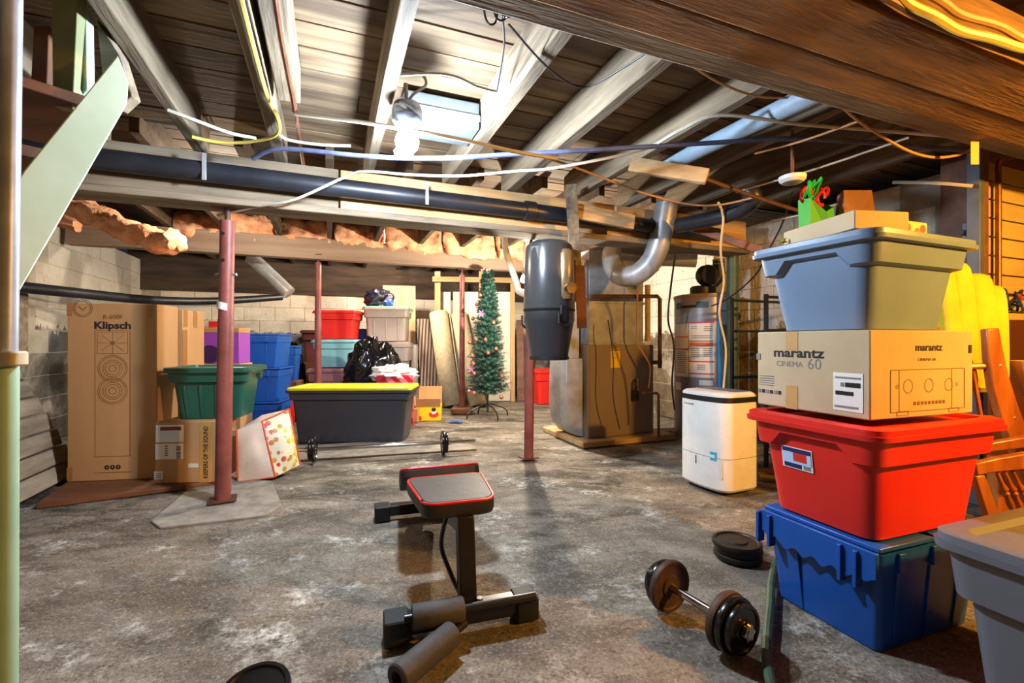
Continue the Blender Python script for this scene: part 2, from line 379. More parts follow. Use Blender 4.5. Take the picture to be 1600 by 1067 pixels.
# ---- main beam: grey length, newer length, ledger strip
def beam(name, u0, u1, v, wv, z0, z1, m, label, cat='beam', rz=A, bev=0.006):
    o = MB().box((0, 0, 0), (u1 - u0, wv, z1 - z0)).build(name, m, bevel=bev); o.location = R((u0 + u1) / 2, v, (z0 + z1) / 2); o.rotation_euler = (0, 0, rz)
    return tag(o, label, cat)
beam('main_beam', -2.3, 0.05, VB, 0.14, 1.69, 1.925, m_beam, 'grey weathered main beam carried by the nearest red post')
beam('main_beam', 0.06, 3.3, VB - 0.01, 0.15, 1.685, 1.92, m_newwoodx, 'browner length of the main beam beneath the hanging bulb')
beam('ledger_strip', -2.3, 3.3, VB - 0.03, 0.20, 1.64, 1.68, m_beam, 'pale timber strip under the black drain pipe', 'ledger')
beam('laminated_beam', -2.3, 2.9, 5.6, 0.12, 1.815, 2.045, m_lvl, 'smooth brown laminated beam beneath the pink insulation')
beam('foreground_beam', -2.3, 4.6, 0.845, 0.18, 1.75, 1.925, m_beambrown, 'broad brown overhead timber nearest the camera with yellow cable beside')
beam('foreground_beam', -2.3, 4.6, 0.998, 0.115, 1.753, 1.925, m_beambrown, 'middle timber of the overhead brown beam')
beam('foreground_beam', -2.3, 4.6, 1.105, 0.085, 1.765, 1.925, m_beam, 'narrow dusty strip along far edge of overhead brown beam')
# dark crawl opening, boards and posts on the left wall
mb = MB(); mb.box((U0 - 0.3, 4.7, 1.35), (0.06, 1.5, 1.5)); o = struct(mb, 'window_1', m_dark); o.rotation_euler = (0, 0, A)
for k, (v, wd, m) in enumerate([(4.32, 0.13, m_beam), (4.62, 0.16, m_joist), (4.88, 0.12, m_beam)]):
    o = MB().box((0, 0, 0), (0.05, wd, 1.1)).build('upright_board', m, bevel=0.004); o.location = R(U0 + 0.045, v, 1.35); o.rotation_euler = (0, 0, A)
    tag(o, 'upright grey board in the dark wall opening, %s from the stairs' % ords[k], 'board')
# stepped, leaning bank of boards by the stairs
bank = thing('board_bank', 'leaning bank of stacked pale boards beside the brown platform', 'retaining boards', (0, 0, 0), A)
m_bank = M('lime_washed_board', (176, 168, 152), (126, 116, 100), rough=0.9, scale=5, stretch=(2, 0.4, 3), bump=0.4, rnd=0.1)
for k in range(8):
    h = 0.11; o = MB().box((0, 0, 0), (0.06, 3.1 - 0.012 * k, h - 0.006)).build('board', m_bank, bank, bevel=0.008)
    o.location = (-1.62 - 0.022 * k, 2.45 - 0.05 * k, 0.055 + h * k); o.rotation_euler = (0, math.radians(-16), 0)
# ---- the yellow boarded return on the right
yw = thing('wall_partition', None, None, (0, 0, 0), A); tag(yw, kind='structure')
m_ywall = M('cream_painted_board', (206, 184, 124), (186, 160, 98), rough=0.6, scale=4, stretch=(0.4, 2, 2), bump=0.1, rnd=0.06)
MB().box((4.36, 1.55, 1.0), (1.88, 0.16, 2.0)).build('stud_core', m_brownwood, yw)
src = None
for k in range(18):
    pos = (4.32, 1.455, 0.055 + 0.107 * k)
    if src is None: src = MB().box((0, 0, 0), (1.9, 0.028, 0.099)).build('siding_board', m_ywall, yw, bevel=0.004); src.location = pos
    else: piece(src, yw, pos)
mb = MB(); mb.box((3.33, 1.43, 0.98), (0.05, 0.06, 1.96)); o = struct(mb, 'trim_2', M('blue_grey_trim', (92, 100, 116), rough=0.5), bevel=0.004); o.rotation_euler = (0, 0, A)
mb = MB(); mb.box((3.385, 1.43, 0.98), (0.045, 0.05, 1.96)); o = struct(mb, 'trim_3', m_brownwood, bevel=0.004); o.rotation_euler = (0, 0, A)
# ---- stud partition and white panels at the far end
fr = thing('stud_frame', 'bare pine stud frame with white panels behind the Christmas tree', 'partition', (0, 0, 0), 0)
dS = 6.9
for px, y0, y1, wd in ((684, 424, 604, 9), (752, 424, 600, 7), (801, 436, 606, 7)):
    a, b = P(px, y0, dS), P(px, y1, dS); a.z = min(a.z, 2.0); b.z = 0.0
    MB().bar(a, b, 0.04, wd / F * dS, (1, 0, 0)).build('stud', m_newwood, fr, bevel=0.003)
MB().bar(P(676, 436, dS - 0.06), P(806, 438, dS - 0.06), 0.04, 0.075).build('rail', m_newwoodx, fr, bevel=0.003)
for x0, x1 in ((681, 704), (708, 750), (754, 798)):
    a, b = P(x0, 456, dS + 0.08), P(x1, 610, dS + 0.08)
    MB().box(((a.x + b.x) / 2, dS + 0.08, a.z / 2), (b.x - a.x, 0.02, a.z)).build('white_panel', M('white_board', (226, 220, 208), (204, 196, 180), rough=0.8, scale=3, pos=True), fr, bevel=0.002)
# ================================================================== stairs
st = thing('staircase', 'mint painted cellar staircase with brown wooden treads', 'staircase', P(60, 533.5, 1.5) - Vector((0, 0, 0.9)))
org = st.location.copy()
def flat(pts, d, t, name, m, parent, o0, bev=0.003):
    q = [P(x, y, d) for x, y in pts]
    return MB().prism([(p.x - o0.x, p.z - o0.z) for p in q], d - o0.y, d + t - o0.y, lambda x, y, tt: (x, tt, y)).build(name, m, parent, bevel=bev)
def dS2(px): return 1.25 + (px - 24) * 0.00109                 # the string runs away to the right, so its face turns to the bulb
sdir = (P(24, 466, dS2(24)) - P(199, 162, dS2(199))).normalized()
def foot(p): return p + sdir * (p.z / -sdir.z)
sv = [P(x, y, dS2(x)) for x, y in ((184, 86), (201, 128), (199, 162), (24, 466))]; sv += [foot(sv[3]), foot(P(37, 267, dS2(37))), P(37, 267, dS2(37))]; sv = [p - org for p in sv]; bk_ = Vector((-0.8, 0.6, 0)) * 0.045; ns = len(sv)
MB().add(sv + [p + bk_ for p in sv], [tuple(range(ns)), tuple(reversed(range(ns, 2*ns)))] + [(k, ns + k, ns + (k + 1) % ns, (k + 1) % ns) for k in range(ns)]).build('stringer', m_mint, st, bevel=0.003)
flat([(150, 30), (186, 86), (206, 150), (184, 170), (160, 120)], 1.56, 0.04, 'stringer', m_beam, st, org)
flat([(-30, -30), (80, -30), (80, 250), (-30, 330)], 2.35, 0.04, 'side_panel', m_mint, st, org)
td = Vector((-0.8, 0.6, 0)); ta = math.atan2(0.6, -0.8)
for k in range(8):
    a = P(146, 78, dS2(146)) + sdir * (0.215 * k) - org + td * 0.30 + Vector((-0.10, 0, -0.11))
    if a.z + org.z > 0.05: MB().box(a, (0.5, 0.20, 0.035), ta).build('tread', m_brownwood, st, bevel=0.004)
flat([(52, 40), (76, 40), (72, 165), (46, 170)], 1.62, 0.03, 'riser', m_brownwood, st, org)
flat([(80, -30), (122, -30), (113, 170), (82, 165)], 1.46, 0.035, 'newel_post', m_olive, st, org)
flat([(112, -30), (134, 20), (136, 140), (124, 152), (113, 160)], 1.49, 0.03, 'newel_cap', m_mint, st, org)
pp = thing('handrail_pole', 'zinc and mint upright pole in front of the staircase', 'pole', (P(12, 533.5, 1.1).x, 1.1, 0))
lx = pp.location.x
MB().tube([(P(10, 0, 1.1).x - lx, 0, 0.87), (P(19, 0, 1.1).x - lx, 0, 1.9)], 0.0205, 20).build('upper_tube', m_steel, pp)
MB().tube([(P(8, 0, 1.1).x - lx, 0, 0.0), (P(10, 0, 1.1).x - lx, 0, 0.87)], [0.0225, 0.0225], 20).build('lower_tube', m_mintpole, pp)
MB().rbox((0.022, -0.01, 0.842), 0.05, 0.04, 0.035, 0.012, 0.004).build('clamp', M('beige_clamp', (196, 186, 160), rough=0.5), pp)
# ================================================================== red posts
def post(px0, py0, px1, py1, r, label, d=None, holes=False, block=False):
    b = G(px0, py0) if d is None else Vector(((px0 - 800) / F * d, d, 0)); d = b.y
    top = P(px1, py1, d)
    t = thing('jack_post', label, 'post', (b.x, b.y, 0.09 if block else 0.013), 0, 'red steel jack posts')
    z0 = 0.0; T = top - Vector(t.location)
    MB().tube([(0, 0, z0), T * 0.62], r, 20).build('lower_tube', m_redpost, t)
    MB().tube([T * 0.62, T * 0.955], r * 0.94, 20).build('upper_tube', m_redpost, t)
    MB().tube([T * 0.955, T], r * 0.36, 12).build('screw_jack', m_ironpipe, t)
    MB().box((T.x, 0, T.z - 0.004), (r * 3, r * 3, 0.008)).build('top_plate', m_ironpipe, t, bevel=0.001)
    MB().box((0, 0, 0.005), (r * 3.4, r * 3.0, 0.01), 0.5).build('base_plate', m_ironpipe, t, bevel=0.001)
    if holes:
        for hy in (367, 408):
            h = P(355, hy, d) - Vector(t.location); MB().cyl(h + Vector((0, -r - 0.001, 0)), h + Vector((0, -r + 0.03, 0)), 0.0095, n=14).build('pin_hole', m_dark, t)
        h = P(353, 429, d) - Vector(t.location); MB().cyl(h + Vector((-r - 0.02, 0, 0)), h + Vector((r + 0.02, 0, 0)), 0.007, n=8).build('pin', m_steel, t)
        h = P(352, 478, d) - Vector(t.location)
        rings = [[(h.x - 0.0 + (r + 0.0015) * math.sin(a), -(r + 0.0015) * math.cos(a), h.z + dz - 0.012 * math.sin(a)) for a in [math.radians(-65 + 10 * k) for k in range(12)]] for dz in (-0.02, 0.02)]
        MB().loft(rings, False, False, False).build('sticker', m_label, t)
    if block:
        bl = MB().rbox((b.x, b.y, 0), 0.26, 0.22, 0.088, 0.03, 0.02); one(bl, 'footing_block', m_brownwood, 'rough brown block under the post beside the Christmas tree', 'block')
    return t
post(348, 785, 356, 325, 0.040, 'red jack post with drilled holes standing on the pale floor patch', holes=True)
post(826, 718, 830, 373, 0.036, 'red jack post in front of the grey vacuum canister')
post(497, 660, 497, 398, 0.036, 'red jack post rising between the coloured totes', d=5.15)
post(722, 648, 722, 420, 0.034, 'dark red jack post between carpet rolls and Christmas tree', d=5.75, block=True)
# ================================================================== lamps
def bulb(name, label, loc, r, col, strength, parts=True):
    t = thing(name, label, 'lamp', loc)
    m = plain(name + '_glow', (255, 255, 255), 0.5, emit=col, estr=strength)
    MB().lathe([(0, -r), (r*0.5, -r*0.87), (r*0.87, -r*0.5), (r, 0), (r*0.9, r*0.45), (r*0.62, r*0.95), (r*0.5, r*1.35)], n=20).build('bulb', m, t)
    MB().lathe([(r*0.5, r*1.36), (r*0.55, r*1.4), (r*0.55, r*2.3), (r*0.3, r*2.5)], n=16).build('socket', m_black, t)
    return t
BL = P(636, 222, 1.97)
lamp = bulb('hanging_lamp', 'bright cool white bulb hanging below a shiny dome holder', BL, 0.050, COL_COOL, BULB_COOL)
MB().lathe([(0.050, 0.070), (0.064, 0.090), (0.066, 0.130), (0.056, 0.158), (0.03, 0.176), (0, 0.178)], n=24).build('dome', m_cloudy, lamp)
MB().tube(spline([(0, 0, 0.165), (0.03, -0.01, 0.20), (0.085, -0.02, 0.235), (0.06, -0.01, 0.285), (-0.02, 0, 0.30)]), 0.006, 8).build('cord', m_wirew, lamp)
MB().tube([(0, 0, 0.16), (-0.006, 0, 0.25)], 0.009, 8).build('hanger', m_wirew, lamp)
MB().lathe([(0.05, 0), (0.054, 0.012), (0.04, 0.03), (0, 0.034)], (-0.12, 0.45, 0.13), 20).build('ceiling_rose', m_white, lamp)
wl = bulb('side_lamp', 'warm bulb on the ceiling of the side alcove', Vector((2.55, 0.62, 1.64)), 0.04, COL_WARM, BULB_WARM)
MB().tube([(0, 0, 0.1), (0, 0, 0.5)], 0.006).build('cord', m_wirew, wl)
kl = bulb('rear_lamp', 'small bright bulb beside the grey vacuum canister', P(818, 437, 4.6), 0.03, COL_BACK, BULB_BACK)
MB().tube([(0, 0, 0.07), (0.02, 0, 0.735)], 0.008).build('cord', m_wirew, kl)
rl = bulb('rear_ceiling_lamp', 'bulb between rear joists hidden behind the main beam', R(-0.75, 4.35, 2.03), 0.035, COL_BACK, BULB_REAR)
MB().tube([(0, 0, 0.07), (0, 0, 0.23)], 0.008).build('cord', m_wirew, rl)
rm_ = bulb('far_ceiling_lamp', 'bulb between far joists hidden behind the laminated beam', R(0.75, 5.95, 2.02), 0.035, COL_BACK, 2600.0)
MB().tube([(0, 0, 0.07), (0, 0, 0.23)], 0.008).build('cord', m_wirew, rm_)
# ================================================================== storage totes
def plastic(name, c, rough=0.38): return M(name, c, tuple(int(x * 0.93) for x in c), rough=rough, scale=3, bump=0.04, bscale=60)
m_tred = plastic('red_plastic', (222, 40, 32)); m_tbg = plastic('blue_grey_plastic', (108, 130, 158)); m_tblue = plastic('blue_plastic', (20, 82, 170))
m_tgrey = plastic('grey_plastic', (112, 114, 124)); m_tgreen = plastic('green_plastic', (30, 84, 70)); m_tteal = plastic('pale_teal_plastic', (140, 196, 206))
m_tpink = plastic('dusty_pink_plastic', (186, 130, 132)); m_ttaupe = plastic('taupe_plastic', (150, 142, 138)); m_tmint = plastic('mint_lid_plastic', (120, 190, 170))
m_tmaroon = plastic('maroon_plastic', (120, 62, 66)); m_tdark = plastic('charcoal_plastic', (58, 58, 64)); m_tyellow = plastic('yellow_plastic', (226, 210, 20))
def tote_body(w, d, h, taper, r=0.04, band=0.70, step=0.021, notch=0.0, nd=0.30, rim=0.02, side=14):
    """tapered bin; the upper band stands proud and rises over the hand hold at both ends"""
    b = MB(); n = 4; base = rrect(1, 1, 0.12, n, side)
    def ring(fz, off, extra=0.0):
        out = []
        for (x, y), zf in zip(base, fz):
            s = taper + (1 - taper) * zf; W, D = w * s, d * s
            rr = r
            # scale a unit rounded square to W x D while keeping the corner radius
            ux, uy = x / 0.5, y / 0.5
            px = math.copysign(max(abs(x) - 0.38, 0) / 0.12 * rr + (W/2 - rr) * min(abs(x) / 0.38, 1), x) if abs(x) > 1e-9 else 0
            py = math.copysign(max(abs(y) - 0.38, 0) / 0.12 * rr + (D/2 - rr) * min(abs(y) / 0.38, 1), y) if abs(y) > 1e-9 else 0
            k = math.hypot(ux, uy); L = math.hypot(px, py)
            f = 1 + off / max(min(abs(W), abs(D)) / 2, 0.05)
            out.append((px * (1 + off / (W/2)), py * (1 + off / (D/2)), h * zf + extra))
        return out
    def zb(y, x):
        if not notch or abs(x) < 0.42: return band
        a = abs(y) / nd * 0.5
        return band + notch * max(0.0, min(1.0, (0.5 - a) / 0.10 + 0.0)) if abs(y) < nd else band
    bands = [zb(y, x) for x, y in base]; o = [1.0] * len(base)
    rings = [ring([0.0] * len(base), -0.006), ring([0.012] * len(base), 0.0), ring([q * 0.5 for q in bands], 0), ring([q - 0.012 for q in bands], 0), ring([q + 0.012 for q in bands], step),
             ring([0.93] * len(base), step), ring([0.94] * len(base), step + rim), ring([0.985] * len(base), step + rim), ring([0.985] * len(base), 0.0), ring([0.3] * len(base), -0.006), ring([0.02] * len(base), -0.008)]
    b.loft(rings); return b
def tote_lid(w, d, h, z0, over=0.04, r=0.05, t=0.026, well=0.012, inset=0.10):
    b = MB(); W, D = w + over * 2, d + over * 2
    def rg(i, z): return [(x, y, z) for x, y in rrect(W - 2*i, D - 2*i, max(r - i * 0.5, 0.012), 5)]
    b.loft([rg(0.012, z0 - t * 0.5), rg(0.0, z0 - t * 0.5), rg(0.0, z0 + t * 0.35), rg(0.008, z0 + t * 0.5), rg(inset * 0.45, z0 + t * 0.5), rg(inset * 0.45 + 0.012, z0 + t * 0.5 - well), ])
    return b
def tote(label, loc, rz, w, d, h, mb_, ml, taper=0.82, notch=0.15, band=0.70, name='storage_tote', ribs=0, group=None, latch=False, over=0.036, lid=True):
    t = thing(name, label, 'tote', loc, rz, group)
    hl = h - 0.02
    tote_body(w, d, hl, taper, notch=notch, band=band).build('body', mb_, t)
    if lid: tote_lid(w, d, h, hl + 0.002, over=over).build('lid', ml, t)
    if ribs:
        for k in range(ribs):
            f = (k + 0.5) / ribs - 0.5
            for sy in (-1,):
                a = Vector((f * w * taper * 0.9, sy * (d * taper / 2 + 0.003), hl * 0.05)); q = Vector((f * w * (taper + (1 - taper) * band) * 0.9, sy * (d * (taper + (1 - taper) * band) / 2 + 0.003), hl * (band - 0.05)))
                MB().bar(a, q, 0.016, 0.008, (0, -1, 0)).build('rib', mb_, t, bevel=0.002)
    if latch:
        for sx in (-1, 1): MB().rbox((sx * (w / 2 + over * 0.9), 0, hl - 0.07), 0.025, 0.12, 0.075, 0.008, 0.004).build('latch', ml, t)
    return t
RZ = math.radians(20)
# ---- attached-lid crate at the foot of the stack
def hinged_crate(label, loc, rz, w, d, h, m, name='hinged_crate', group=None, detail=True):
    t = thing(name, label, 'crate', loc, rz, group)
    b = MB(); tp = 0.86
    def rg(z, s, o=0.0): return [(x, y, z) for x, y in rrect(w * s + o, d * s + o, 0.02, 3)]
    b.loft([rg(0, tp), rg(h * 0.74, 0.955), rg(h * 0.75, 0.955, 0.014), rg(h * 0.93, 0.97, 0.014), rg(h * 0.93, 0.93), rg(0.02, tp - 0.02)]); b.build('body', m, t)
    for s in (-1, 1):                                            # two interlocking lid flaps with a toothed meeting line
        pts = []; N = 10
        for k in range(N + 1): pts.append((s * (0.012 if (k % 2) else -0.012) * (1 if k not in (0, N) else 0) + s * 0.004, -d/2 + d * k / N))
        poly = [(s * w / 2, d / 2), (s * w / 2, -d / 2)] + pts
        if s < 0: poly = poly[::-1]
        MB().prism(poly, h * 0.955, h).build('lid_flap', m, t, bevel=0.003)
    if detail:
        wave = [(-d/2, h*0.96)] + [(-d/2 + d * k / 40, h * (0.70 - (0.05 if abs(k - 20) < 14 else 0) + 0.028 * math.cos(k * 0.95))) for k in range(41)] + [(d/2, h*0.96)]
        MB().prism(wave, -w/2 - 0.002, -w/2 - 0.016, lambda x, y, q: (q, x, y)).build('lid_skirt', m, t, bevel=0.002)
        for y in (-d * 0.36, d * 0.40):
            for dz, sz in (((0, 0.0), (0.012, h * 0.30)),): MB().box((-w/2 - 0.012, y, h * 0.76), (0.03, 0.012, h * 0.34)).build('hinge_rib', m, t, bevel=0.002); MB().box((-w/2 - 0.012, y + 0.045, h * 0.76), (0.03, 0.012, h * 0.34)).build('hinge_rib', m, t, bevel=0.002)
        MB().box((-w/2 * 0.91, 0.07, h * 0.33), (0.008, 0.006, h * 0.66), Matrix.Rotation(math.radians(-8), 3, 'Y')).build('seam_rib', m, t)
        for k in range(3):
            x = (-0.30 + 0.28 * k) * w; MB().bar((x, -d * tp / 2 - 0.001, 0.01), (x * 1.08, -d * 0.955 / 2 - 0.001, h * 0.74), 0.012, 0.008, (0, -1, 0)).build('rib', m, t, bevel=0.002)
            MB().box((x * 1.1, -d/2 - 0.004, h * 0.84), (0.03, 0.012, h * 0.18)).build('lug', m, t, bevel=0.002)
    return t
hinged_crate('blue hinged-lid crate at the bottom of the stack beside the hose', (1.205, 1.56, 0.0), RZ, 0.50, 0.38, 0.315, m_tblue)
rb = tote('big red tote under the receiver box', (1.205, 1.56, 0.318), RZ, 0.55, 0.385, 0.345, m_tred, m_tred, taper=0.84, notch=0.14)
# sticker on the red tote's end, turned towards the lamp
def quad(parent, p, ux, uz, name, m, off=0.0012):
    p, ux, uz = Vector(p), Vector(ux), Vector(uz); nn = ux.cross(uz).normalized() * off
    c = [p - ux/2 - uz/2, p + ux/2 - uz/2, p + ux/2 + uz/2, p - ux/2 + uz/2]
    return MB().add([q for q in c] + [q + nn for q in c], [(3,2,1,0),(4,5,6,7),(0,1,5,4),(1,2,6,5),(2,3,7,6),(3,0,4,7)]).build(name, m, parent, smooth=0)
m_navy = plain('navy_print', (28, 34, 92)); m_sky = plain('pale_blue_print', (172, 200, 232)); m_redprint = plain('red_print', (206, 44, 30)); m_orange = plain('orange_print', (214, 90, 28)); m_yellowp = plain('yellow_print', (238, 204, 30))
ex = Vector((0, -1, 0)); ez = Vector((-0.125, 0, 1)).normalized()
def on_end(y, z): return Vector((-0.5 * 0.55 * (0.84 + 0.16 * z / 0.325) - 0.002, y, z))
s0 = quad(rb, on_end(0.055, 0.195), ex * 0.108, ez * 0.072, 'sticker', m_label)
for (dy, dz, wd, ht, m) in ((0, 0.004, 0.100, 0.044, m_sky), (0, 0.026, 0.100, 0.014, m_navy), (-0.012, 0.008, 0.048, 0.036, m_redprint), (0.016, -0.025, 0.062, 0.014, m_navy), (0.034, 0.024, 0.03, 0.012, m_label), (-0.034, -0.025, 0.024, 0.012, m_grey)):
    quad(s0, on_end(0.055 + dy, 0.195 + dz) + Vector((-0.0016, 0, 0)), ex * wd, ez * ht, 'sticker_print', m)
# ---- receiver carton
m_cartonA = m_cardtan
def carton(label, loc, rz, w, d, h, m, name='cardboard_box', group=None):
    t = thing(name, label, 'box', loc, rz, group)
    MB().box((0, 0, h/2), (w, d, h)).build('carton', m, t, bevel=0.004)
    return t
MW, MD, MH = 0.475, 0.39, 0.262
mz = carton('tan receiver carton printed marantz, on the big red tote', (1.19, 1.585, 0.672), math.radians(19), MW, MD, MH, m_cartonA)
RL = (math.pi/2, 0, -math.pi/2); RF = (math.pi/2, 0, 0)          # lettering on the left end, and on the front
xl = -MW/2 - 0.0006; yf = -MD/2 - 0.0006
text('marantz', 0.044, m_ink, mz, (xl, 0.035, MH*0.72), RL, sx=1.28, bold=0.0011)
text('CINEMA', 0.026, m_grey, mz, (xl, 0.065, MH*0.575), RL, sx=1.05)
text('60', 0.05, m_grey, mz, (xl, -0.025, MH*0.585), RL)
for z in range(5): quad(mz, (xl, 0.155, MH*0.40 - 0.008*z), (0, -0.06, 0), (0, 0, 0.002), 'printed_line', m_grey)
for k in range(6): quad(mz, (xl, 0.185 - 0.0165*k, MH*0.19), (0, -0.011, 0), (0, 0, 0.012), 'handling_mark', m_ink if k % 2 else m_grey)
for z, ht in ((MH*0.88, MH*0.24), (MH*0.15, MH*0.30)): quad(mz, (xl + 0.0004, 0.055, z), (0, -0.045, 0), (0, 0, ht), 'tape', M('light_tape', (196, 152, 92), rough=0.4))
quad(mz, (xl, 0.19, MH*0.66), (0, -0.018, 0), (0, 0, 0.022), 'printed_square', m_grey)
lb = quad(mz, (xl, -0.132, MH*0.29), (0, -0.088, 0), (0, 0, 0.115), 'shipping_label', m_label)
for dy, dz, wd, ht in ((0.0, 0.043, 0.075, 0.005), (-0.016, 0.022, 0.045, 0.014), (0.016, 0.022, 0.01, 0.012), (0.008, -0.004, 0.055, 0.012), (0.004, -0.045, 0.07, 0.006)):
    if ht > 0.011 and wd > 0.03:
        for k in range(int(wd / 0.003)): quad(lb, (xl - 0.0014, -0.132 + dy + wd/2 - 0.003*k, MH*0.29 + dz), (0, -0.0011 - 0.0008*(k % 3), 0), (0, 0, ht), 'barcode_bar', m_ink)
    else: quad(lb, (xl - 0.0014, -0.132 + dy, MH*0.29 + dz), (0, -wd, 0), (0, 0, ht), 'printed_line', m_grey)
text('marantz', 0.030, m_ink, mz, (0.02, yf, MH*0.80), RF, sx=1.28, bold=0.0008)
text('CINEMA 60', 0.013, m_inkbrown, mz, (0.01, yf, MH*0.66), RF, sx=1.3)
def outline(parent, c, w, h, t, m, name, y=yf):
    for q, a, b in ((( c[0], y, c[1] + h/2), (w, 0, 0), (0, 0, t)), ((c[0], y, c[1] - h/2), (w, 0, 0), (0, 0, t)), ((c[0] - w/2, y, c[1]), (t, 0, 0), (0, 0, h)), ((c[0] + w/2, y, c[1]), (t, 0, 0), (0, 0, h))): quad(parent, q, a, b, name, m, 0.0006)
def ringprint(parent, c, r, t, m, name, y=yf, n=28, sx=1.0):
    b = MB(); vs = []; fs = []
    for k in range(n):
        a = 2*math.pi*k/n
        for q in (r, r - t): vs.append((c[0] + sx*q*math.cos(a), y - 0.0006, c[1] + q*math.sin(a)))
    for k in range(n): a, c2 = 2*k, 2*((k+1) % n); fs.append((a, c2, c2+1, a+1))
    return b.add(vs, fs).build(name, m, parent, smooth=0)
outline(mz, (0.02, MH*0.31), 0.345, 0.125, 0.0016, m_inkbrown, 'printed_outline')
for x, r in ((-0.075, 0.021), (0.02, 0.021), (0.115, 0.020), (0.155, 0.006), (-0.125, 0.006)): ringprint(mz, (x, MH*0.36), r, 0.0018, m_inkbrown, 'printed_dial')
for x in (-0.10, 0.14): outline(mz, (x, MH*0.055), 0.05, 0.012, 0.0012, m_inkbrown, 'printed_foot')
for x in (-0.135, 0.13): quad(mz, (x + 0.02*(x < 0), yf, MH*0.31), (0.0012, 0, 0), (0, 0, 0.12), 'printed_line', m_inkbrown, 0.0006)
for k in range(9): quad(mz, (-0.045 + 0.017*k, yf, MH*0.16), (0.010, 0, 0), (0, 0, 0.010), 'printed_button', m_inkbrown, 0.0006)
quad(mz, (0.222, yf, MH*0.78), (0.014, 0, 0), (0, 0, 0.026), 'printed_square', m_ink)
# ---- blue-grey tote on top with gift wrap things on its lid
tote('blue-grey tote on top of the receiver carton', (1.225, 1.63, 0.936), math.radians(22), 0.485, 0.365, 0.305, m_tbg, m_tbg, taper=0.80, notch=0.15)
LZ = 1.243
def lidp(px, py): return G2(px, py, LZ)
Lc = Vector((1.225, 1.63, LZ)); Lm = Matrix.Rotation(math.radians(22), 3, 'Z')
def LP(x, y, z=0): return Lc + Lm @ Vector((x, y, 0)) + Vector((0, 0, z))
one(MB().box(LP(-0.125, -0.02, 0.030), (0.19, 0.30, 0.058), math.radians(8)), 'flat_carton', m_cardtan, 'flat pale carton lying on the blue-grey tote lid', 'box', bevel=0.003)
gb = thing('gift_box', 'cream gift box with red print lying on the blue-grey tote', 'gift box', LP(0.12, -0.04, 0.001), math.radians(20))
MB().box((0, 0, 0.035), (0.17, 0.12, 0.07)).build('carton', M('cream_wrap', (216, 186, 120), (200, 160, 90), rough=0.5), gb, bevel=0.003)
for k, x in enumerate((-0.06, -0.02, 0.03, 0.06)): ringprint(gb, (x, 0.035 + 0.012 * (k % 2)), 0.014, 0.014, m_redprint if k % 2 else m_orange, 'printed_dot', y=-0.0606, n=12)
rbm = plain('green_ribbon', (40, 168, 60), 0.2); rrm = plain('red_ribbon', (200, 30, 40), 0.25); m_kraft = M('brown_kraft', (110, 66, 40), (80, 46, 28), rough=0.3)
gp = thing('gift_bag', 'crumpled green gift bag with ribbons on the blue-grey tote', 'gift bag', LP(-0.01, 0.135, 0.002), math.radians(28)); gp.scale = (0.9, 0.7, 1)
MB().add([(-0.1, -0.03, 0), (0.06, -0.05, 0), (0.09, 0.04, 0), (-0.07, 0.05, 0), (-0.11, -0.035, 0.18), (0.03, -0.055, 0.16), (0.10, 0.05, 0.20), (-0.08, 0.05, 0.19), (-0.03, -0.06, 0.135)],
        [(0,1,5,8,4), (1,2,6,5), (2,3,7,6), (3,0,4,7), (0,3,2,1)]).build('bag', plain('shiny_green', (70, 160, 70), 0.25), gp, smooth=0)
for k in range(7):
    a = k * 0.9; c = Vector((-0.03 + 0.05*math.cos(a), 0.02*math.sin(a), 0.205 + 0.012*(k % 3)))
    MB().tube([c + Vector((0.028*math.cos(b + a)*math.cos(a), 0.028*math.cos(b + a)*math.sin(a), 0.030*math.sin(b))) for b in [j*0.52 for j in range(11)]], 0.007, 5).build('ribbon_loop', rbm if k % 3 else rrm, gp)
kb = thing('kraft_bag', 'brown kraft paper bag leaning behind the gift box', 'paper bag', LP(0.13, 0.085, 0.002), math.radians(20)); kb.scale = (1.0, 0.8, 1.4)
MB().add([(-0.1, -0.03, 0), (0.1, -0.03, 0), (0.1, 0.03, 0), (-0.1, 0.03, 0), (-0.07, 0.0, 0.16), (0.075, -0.01, 0.17), (0.09, 0.03, 0.17), (-0.07, 0.03, 0.15)], [(0,1,5,4), (1,2,6,5), (2,3,7,6), (3,0,4,7), (0,3,2,1), (4,5,6,7)]).build('bag', m_kraft, kb, smooth=0)
sb = MB()
for k in range(10):
    a = k*math.pi/5 + 0.3; sb.v.append((0.018*(1 if k % 2 else 0.42)*math.cos(a), 0, 0.018*(1 if k % 2 else 0.42)*math.sin(a)))
sb.v += [(0, -0.006, 0), (0, 0.006, 0)]; sb.f += [(k, (k+1) % 10, 10) for k in range(10)] + [((k+1) % 10, k, 11) for k in range(10)]
o = sb.build('foil_bow', plain('yellow_green_foil', (190, 200, 50), 0.25), smooth=0); o.location = LP(-0.205, 0.13, 0.022); tag(o, 'small yellow-green star bow at the tote corner', 'bow')
# ---- grey tote in the right foreground
tote('grey tote with dusty lid in the right foreground', (1.42, 1.035, 0), RZ, 0.58, 0.40, 0.445, m_tgrey, m_tgrey, taper=0.84, notch=0, band=0.66, ribs=3)
